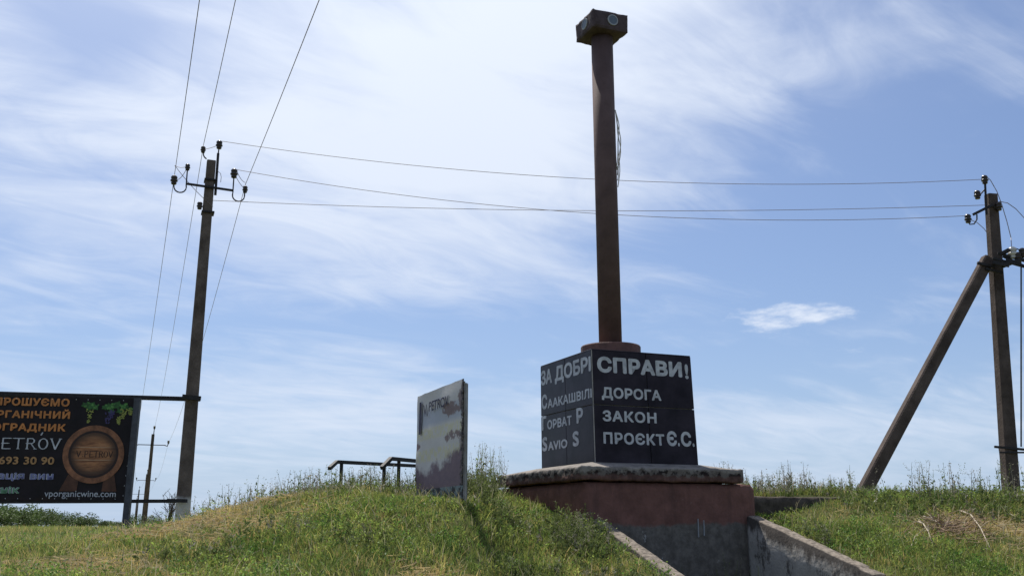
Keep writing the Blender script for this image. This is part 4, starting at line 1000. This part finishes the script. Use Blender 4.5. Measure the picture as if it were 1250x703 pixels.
for (x0, y0, rx_, ry_, n_, h_) in ((.0, 12.6, .5, .5, 120, .24), (.75, 12.3, .3, .4, 110, .26), (-2.6, 12.0, .5, .4, 60, .2), (-1.6, 11.2, .5, .3, 60, .18), (.2, 11.3, .4, .3, 70, .2), (1.2, 11.3, .3, .3, 60, .2), (-3.3, 11.3, .6, .3, 60, .18)):
    x = rng.normal(x0, rx_ * .6, n_); y = rng.normal(y0, ry_ * .6, n_); k = ok_mask(x, y); x, y = x[k], y[k]; stalks(acc, x, y, rng.uniform(.4, 1.1, len(x)) * h_, .08, 22)
acc.build('tall_weeds', M_leaf, 'tall feathery grass stalks and green weeds left of the monument round the poster board', 'weeds')
# weeds standing in the passage below the pedestal
acc = Acc()
n = 46; u_ = rng.uniform(.9, 2.3, n); v_ = rng.uniform(-1.3, -.5, n); x = CO.x + U.x * u_ + V.x * v_; y = CO.y + U.y * u_ + V.y * v_
stalks(acc, x, y, rng.uniform(.75, 1.12, n) * (1 - .35 * np.abs(u_ - 1.5)), .35, 16, z=np.full(n, .22))
acc.build('tall_weeds', M_leaf, 'thin weed stalks standing in the passage in front of the grey pedestal foot', 'weeds')

# ---- meadow to the left, coarser with distance
acc = Acc()
for (n, y0, y1, hh, ww) in ((60000, 10, 24, .22, .012), (60000, 22, 48, .26, .022), (45000, 44, 110, .30, .05), (20000, 100, 230, .34, .12)):
    y = rng.uniform(y0, y1, n); x = y * rng.uniform(-.62, -.20, n)
    k = ((x < -5.0 - .0 * y) | (y > 20)) & ok_mask(x, y); x, y = x[k], y[k]; n_ = len(x)
    st = np.clip(.16 + .15 * wig(x, y, .12, 2) + .1 * wig(x, y, 1.1, 2), 0, 1)
    t = grass_tint(n_, st) * np.array([1.15, 1.12, 1.2]); hv = hh * rng.uniform(.45, 1.15, n_) * np.where(y < 14, .6, 1)
    blades(acc, x, y, ground_h(x, y, False), hv, ww * rng.uniform(.6, 1.2, n_), rng.uniform(.1, .7, n_), t)
acc.build('meadow_grass', M_leaf, 'pale green meadow grass stretching from the billboard to the trees', 'grass')

# ---- dead branches on the right flank
def branch(pts, label, r=.009, twigs=5, seed=1):
    rq = random.Random(seed); bm = bmesh.new(); P_ = [Vector(q) for q in pts]; n = len(P_)
    tube(bm, P_, [r * (1 - .6 * i / (n - 1)) for i in range(n)], 5)
    for k in range(twigs):
        i = rq.randrange(1, n); a = P_[i]; d = Vector((rq.uniform(-1, 1), rq.uniform(-1, 1), rq.uniform(.0, .6))).normalized() * rq.uniform(.08, .22)
        tube(bm, [a, a + d * .5 + Vector((0, 0, .01)), a + d], [r * .5, r * .4, r * .2], 4)
    tag(obj('dead_branch', bm, M_twig), label, 'branch', 'dead branches on the right flank')
def gp_(px, py, up=.05):
    d = at(px, py, 1) - Vector((0, 0, 1.6)); Yv = 9.0
    while Yv < 17:
        q = Vector((d.x * Yv, Yv, 1.6 + d.z * Yv))
        if float(ground_h(q.x, q.y, False)) > q.z - .0: break
        Yv += .03
    q.z += up; return q
branch([gp_(1121, 640), gp_(1128, 650, .12), gp_(1134, 658, .10), gp_(1140, 671, .04)], 'bleached dead branch lying steeply on the green slope, left of the other branches', .011, 6, 2)
branch([gp_(1172, 628, .06), gp_(1186, 640, .14), gp_(1198, 655, .12), gp_(1211, 676, .03)], 'long bleached dead branch slanting down the slope at the far right', .011, 6, 3)
branch([gp_(1128, 637, .08), gp_(1140, 642, .1), gp_(1150, 648, .08), gp_(1166, 646, .07)], 'grey dead branch lying level in the straw between the two bleached ones', .010, 9, 4)
branch([gp_(1232, 632, .07), gp_(1240, 637, .08), gp_(1252, 641, .05)], 'short pale dead stick at the right edge of the slope', .006, 2, 5)
branch([gp_(1112, 672, .04), gp_(1118, 664, .1), gp_(1128, 655, .1)], 'thin dead stick below the steep bleached branch', .006, 3, 6)

bm = bmesh.new(); rq = random.Random(12)
for k in range(230):
    px_, py_ = rq.gauss(1160, 26), rq.gauss(652, 9)
    if not 632 < py_ < 674: continue
    a = gp_(px_, py_, rq.uniform(.0, .10)); d = Vector((rq.uniform(-1, 1), rq.uniform(-1, 1), rq.uniform(-.15, .45))).normalized() * rq.uniform(.12, .42)
    tube(bm, [a, a + d * .5 + Vector((0, 0, rq.uniform(-.02, .05))), a + d], [.0055, .0045, .002], 3)
tag(obj('brush_heap', bm, mat('dead_brush', (.24, .165, .11), .95, .4, 9, 0)), 'tangle of brown dead brush lying in the grass on the right bank', 'brush', kind='stuff')

# ------------------------------------------------------------------ trees along the far field
def tree_proto(seed, nl, h, wdt):
    rq = np.random.default_rng(seed); acc = Acc()
    nb = 12; cen = np.stack([rq.normal(0, .30 * wdt, nb), rq.normal(0, .30 * wdt, nb), np.concatenate([rq.uniform(.12, .3, 3), rq.uniform(.35, .82, nb - 3)]) * h], 1); rd = rq.uniform(.24, .40, nb) * wdt
    b = rq.integers(0, nb, nl); d = rq.normal(size=(nl, 3)); d /= np.linalg.norm(d, axis=1)[:, None]; r_ = rd[b] * rq.uniform(.55, 1.08, nl)
    P_ = cen[b] + d * r_[:, None] * np.array([1, 1, .85]); P_[:, 2] = np.maximum(P_[:, 2], .02 * h)
    base = np.array([.075, .11, .038]); t = base * rq.uniform(.55, 1.5, (nl, 1)) * (1 + .4 * rq.normal(size=(nb, 1))[b].clip(-.8, .8))
    a = rq.normal(size=(nl, 3)); a /= np.linalg.norm(a, axis=1)[:, None]; c = np.cross(a, rq.normal(size=(nl, 3))); c /= np.linalg.norm(c, axis=1)[:, None]
    s_ = rq.uniform(.2, .46, nl)[:, None]
    acc.add(np.stack([P_, P_ + a * s_ * .5 + c * s_ * .3, P_ + a * s_, P_ + a * s_ * .5 - c * s_ * .3], 1), [(0, 1, 2), (0, 2, 3)], t)
    n = np.concatenate(acc.n); stt = np.concatenate([[0], np.cumsum(n)[:-1]])
    crown = np_mesh('crown', np.concatenate(acc.co), np.concatenate(acc.f), stt, n, M_tree, np.concatenate(acc.t))
    bm = bmesh.new(); tube(bm, [(0, 0, -.3), (.05, 0, .25 * h), (.1, .05, .6 * h)], [.16, .12, .05], 7)
    for k in range(5):
        e_ = Vector(cen[k]); tube(bm, [(.04, 0, .22 * h), Vector((.04, 0, .22 * h)).lerp(e_, .5) + Vector((0, 0, .1)), e_], [.08, .055, .02], 5)
    trunk = bpy.data.meshes.new('trunk'); bm.to_mesh(trunk); bm.free(); trunk.materials.append(M_bark)
    return crown, trunk
protos = [tree_proto(21 + k, 2600, 4.4, 4.0 + .5 * (k % 3)) for k in range(5)]
tl = [(-22, 28, 1.25, 150), (-6, 27, 1.15, 155), (8, 27, 1.15, 160), (24, 24, 1.0, 165), (37, 22, 1.0, 172), (50, 24, 1.0, 178), (63, 17, .9, 186), (75, 18, .85, 195), (88, 13, .8, 205), (104, 19, .9, 180), (115, 12, .8, 215), (127, 9, .75, 230),
      (138, 8, .7, 240), (147, 8, .7, 240), (187, 16, .8, 150), (179, 11, .7, 170), (200, 7, .6, 240), (163, 17, .55, 120), (-40, 30, 1.2, 145), (-58, 28, 1.1, 140)]
tlab = ['dark green tree standing just beyond the left frame edge', 'leftmost dark tree under the billboard at the frame edge', 'second dark tree from the left under the billboard', 'third tree from the left, dense, under the barrel side of the billboard',
        'fourth tree from the left in the far hedge row', 'fifth tree from the left in the far hedge row, rounded top', 'sixth tree from the left, lower than its neighbours', 'seventh tree from the left below the website lettering',
        'low bush-like tree left of the separate rounded tree', 'separate rounded tree under the right half of the billboard', 'low tree right of the separate rounded tree', 'small far tree near the billboard post', 'tiny far tree left of the billboard post', 'tiny far tree just behind the billboard post',
        'round bushy tree between the far poles and the tall pole', 'smaller bush touching the nearest far pole', 'tiny bush behind the foot of the tall pole', 'narrow dark tree behind the small far poles', 'tree outside the left edge in the hedge row', 'outermost tree outside the left edge in the hedge row']
for k, (px, hp, wk, Yt) in enumerate(tl):
    x0 = (px - 625) / 1283 * Yt; hm = hp * Yt / 1283; sc_ = hm / 4.1
    if x0 < -999: continue
    e = empty('tree', (x0, Yt, float(ground_h(x0, Yt, False))), tlab[k], 'tree', 'trees along the far edge of the field')
    e.rotation_euler = (0, 0, k * 1.7); sx = sc_ * (1.25 if hp > 12 else 1.7); 
    if k == 17: sx = sc_ * .6
    e.scale = (sx, sx, sc_)
    for nm, me in zip(('crown', 'trunk'), protos[k % 5]):
        c = bpy.data.objects.new(nm, me); C.objects.link(c); c.parent = e
# bare bush at the foot of the tall pole
bm = bmesh.new(); rq = random.Random(8); b0 = at(206, 647, 21.5)
for k in range(16):
    a_ = rq.uniform(0, 6.28); h_ = rq.uniform(.35, .75); sp_ = rq.uniform(.1, .38); e_ = b0 + Vector((math.cos(a_) * sp_, math.sin(a_) * sp_, h_)); m_ = b0.lerp(e_, .5) + Vector((0, 0, .05))
    tube(bm, [b0 + Vector((math.cos(a_) * .04, math.sin(a_) * .04, -.1)), m_, e_], [.009, .007, .004], 4)
    for j in range(4):
        s_ = m_.lerp(e_, rq.random()); tube(bm, [s_, s_ + Vector((rq.uniform(-.14, .14), rq.uniform(-.14, .14), rq.uniform(.05, .16)))], [.005, .003], 3)
tag(obj('bare_bush', bm, M_bark), 'leafless twiggy bush left of the tall pole foot', 'bush')
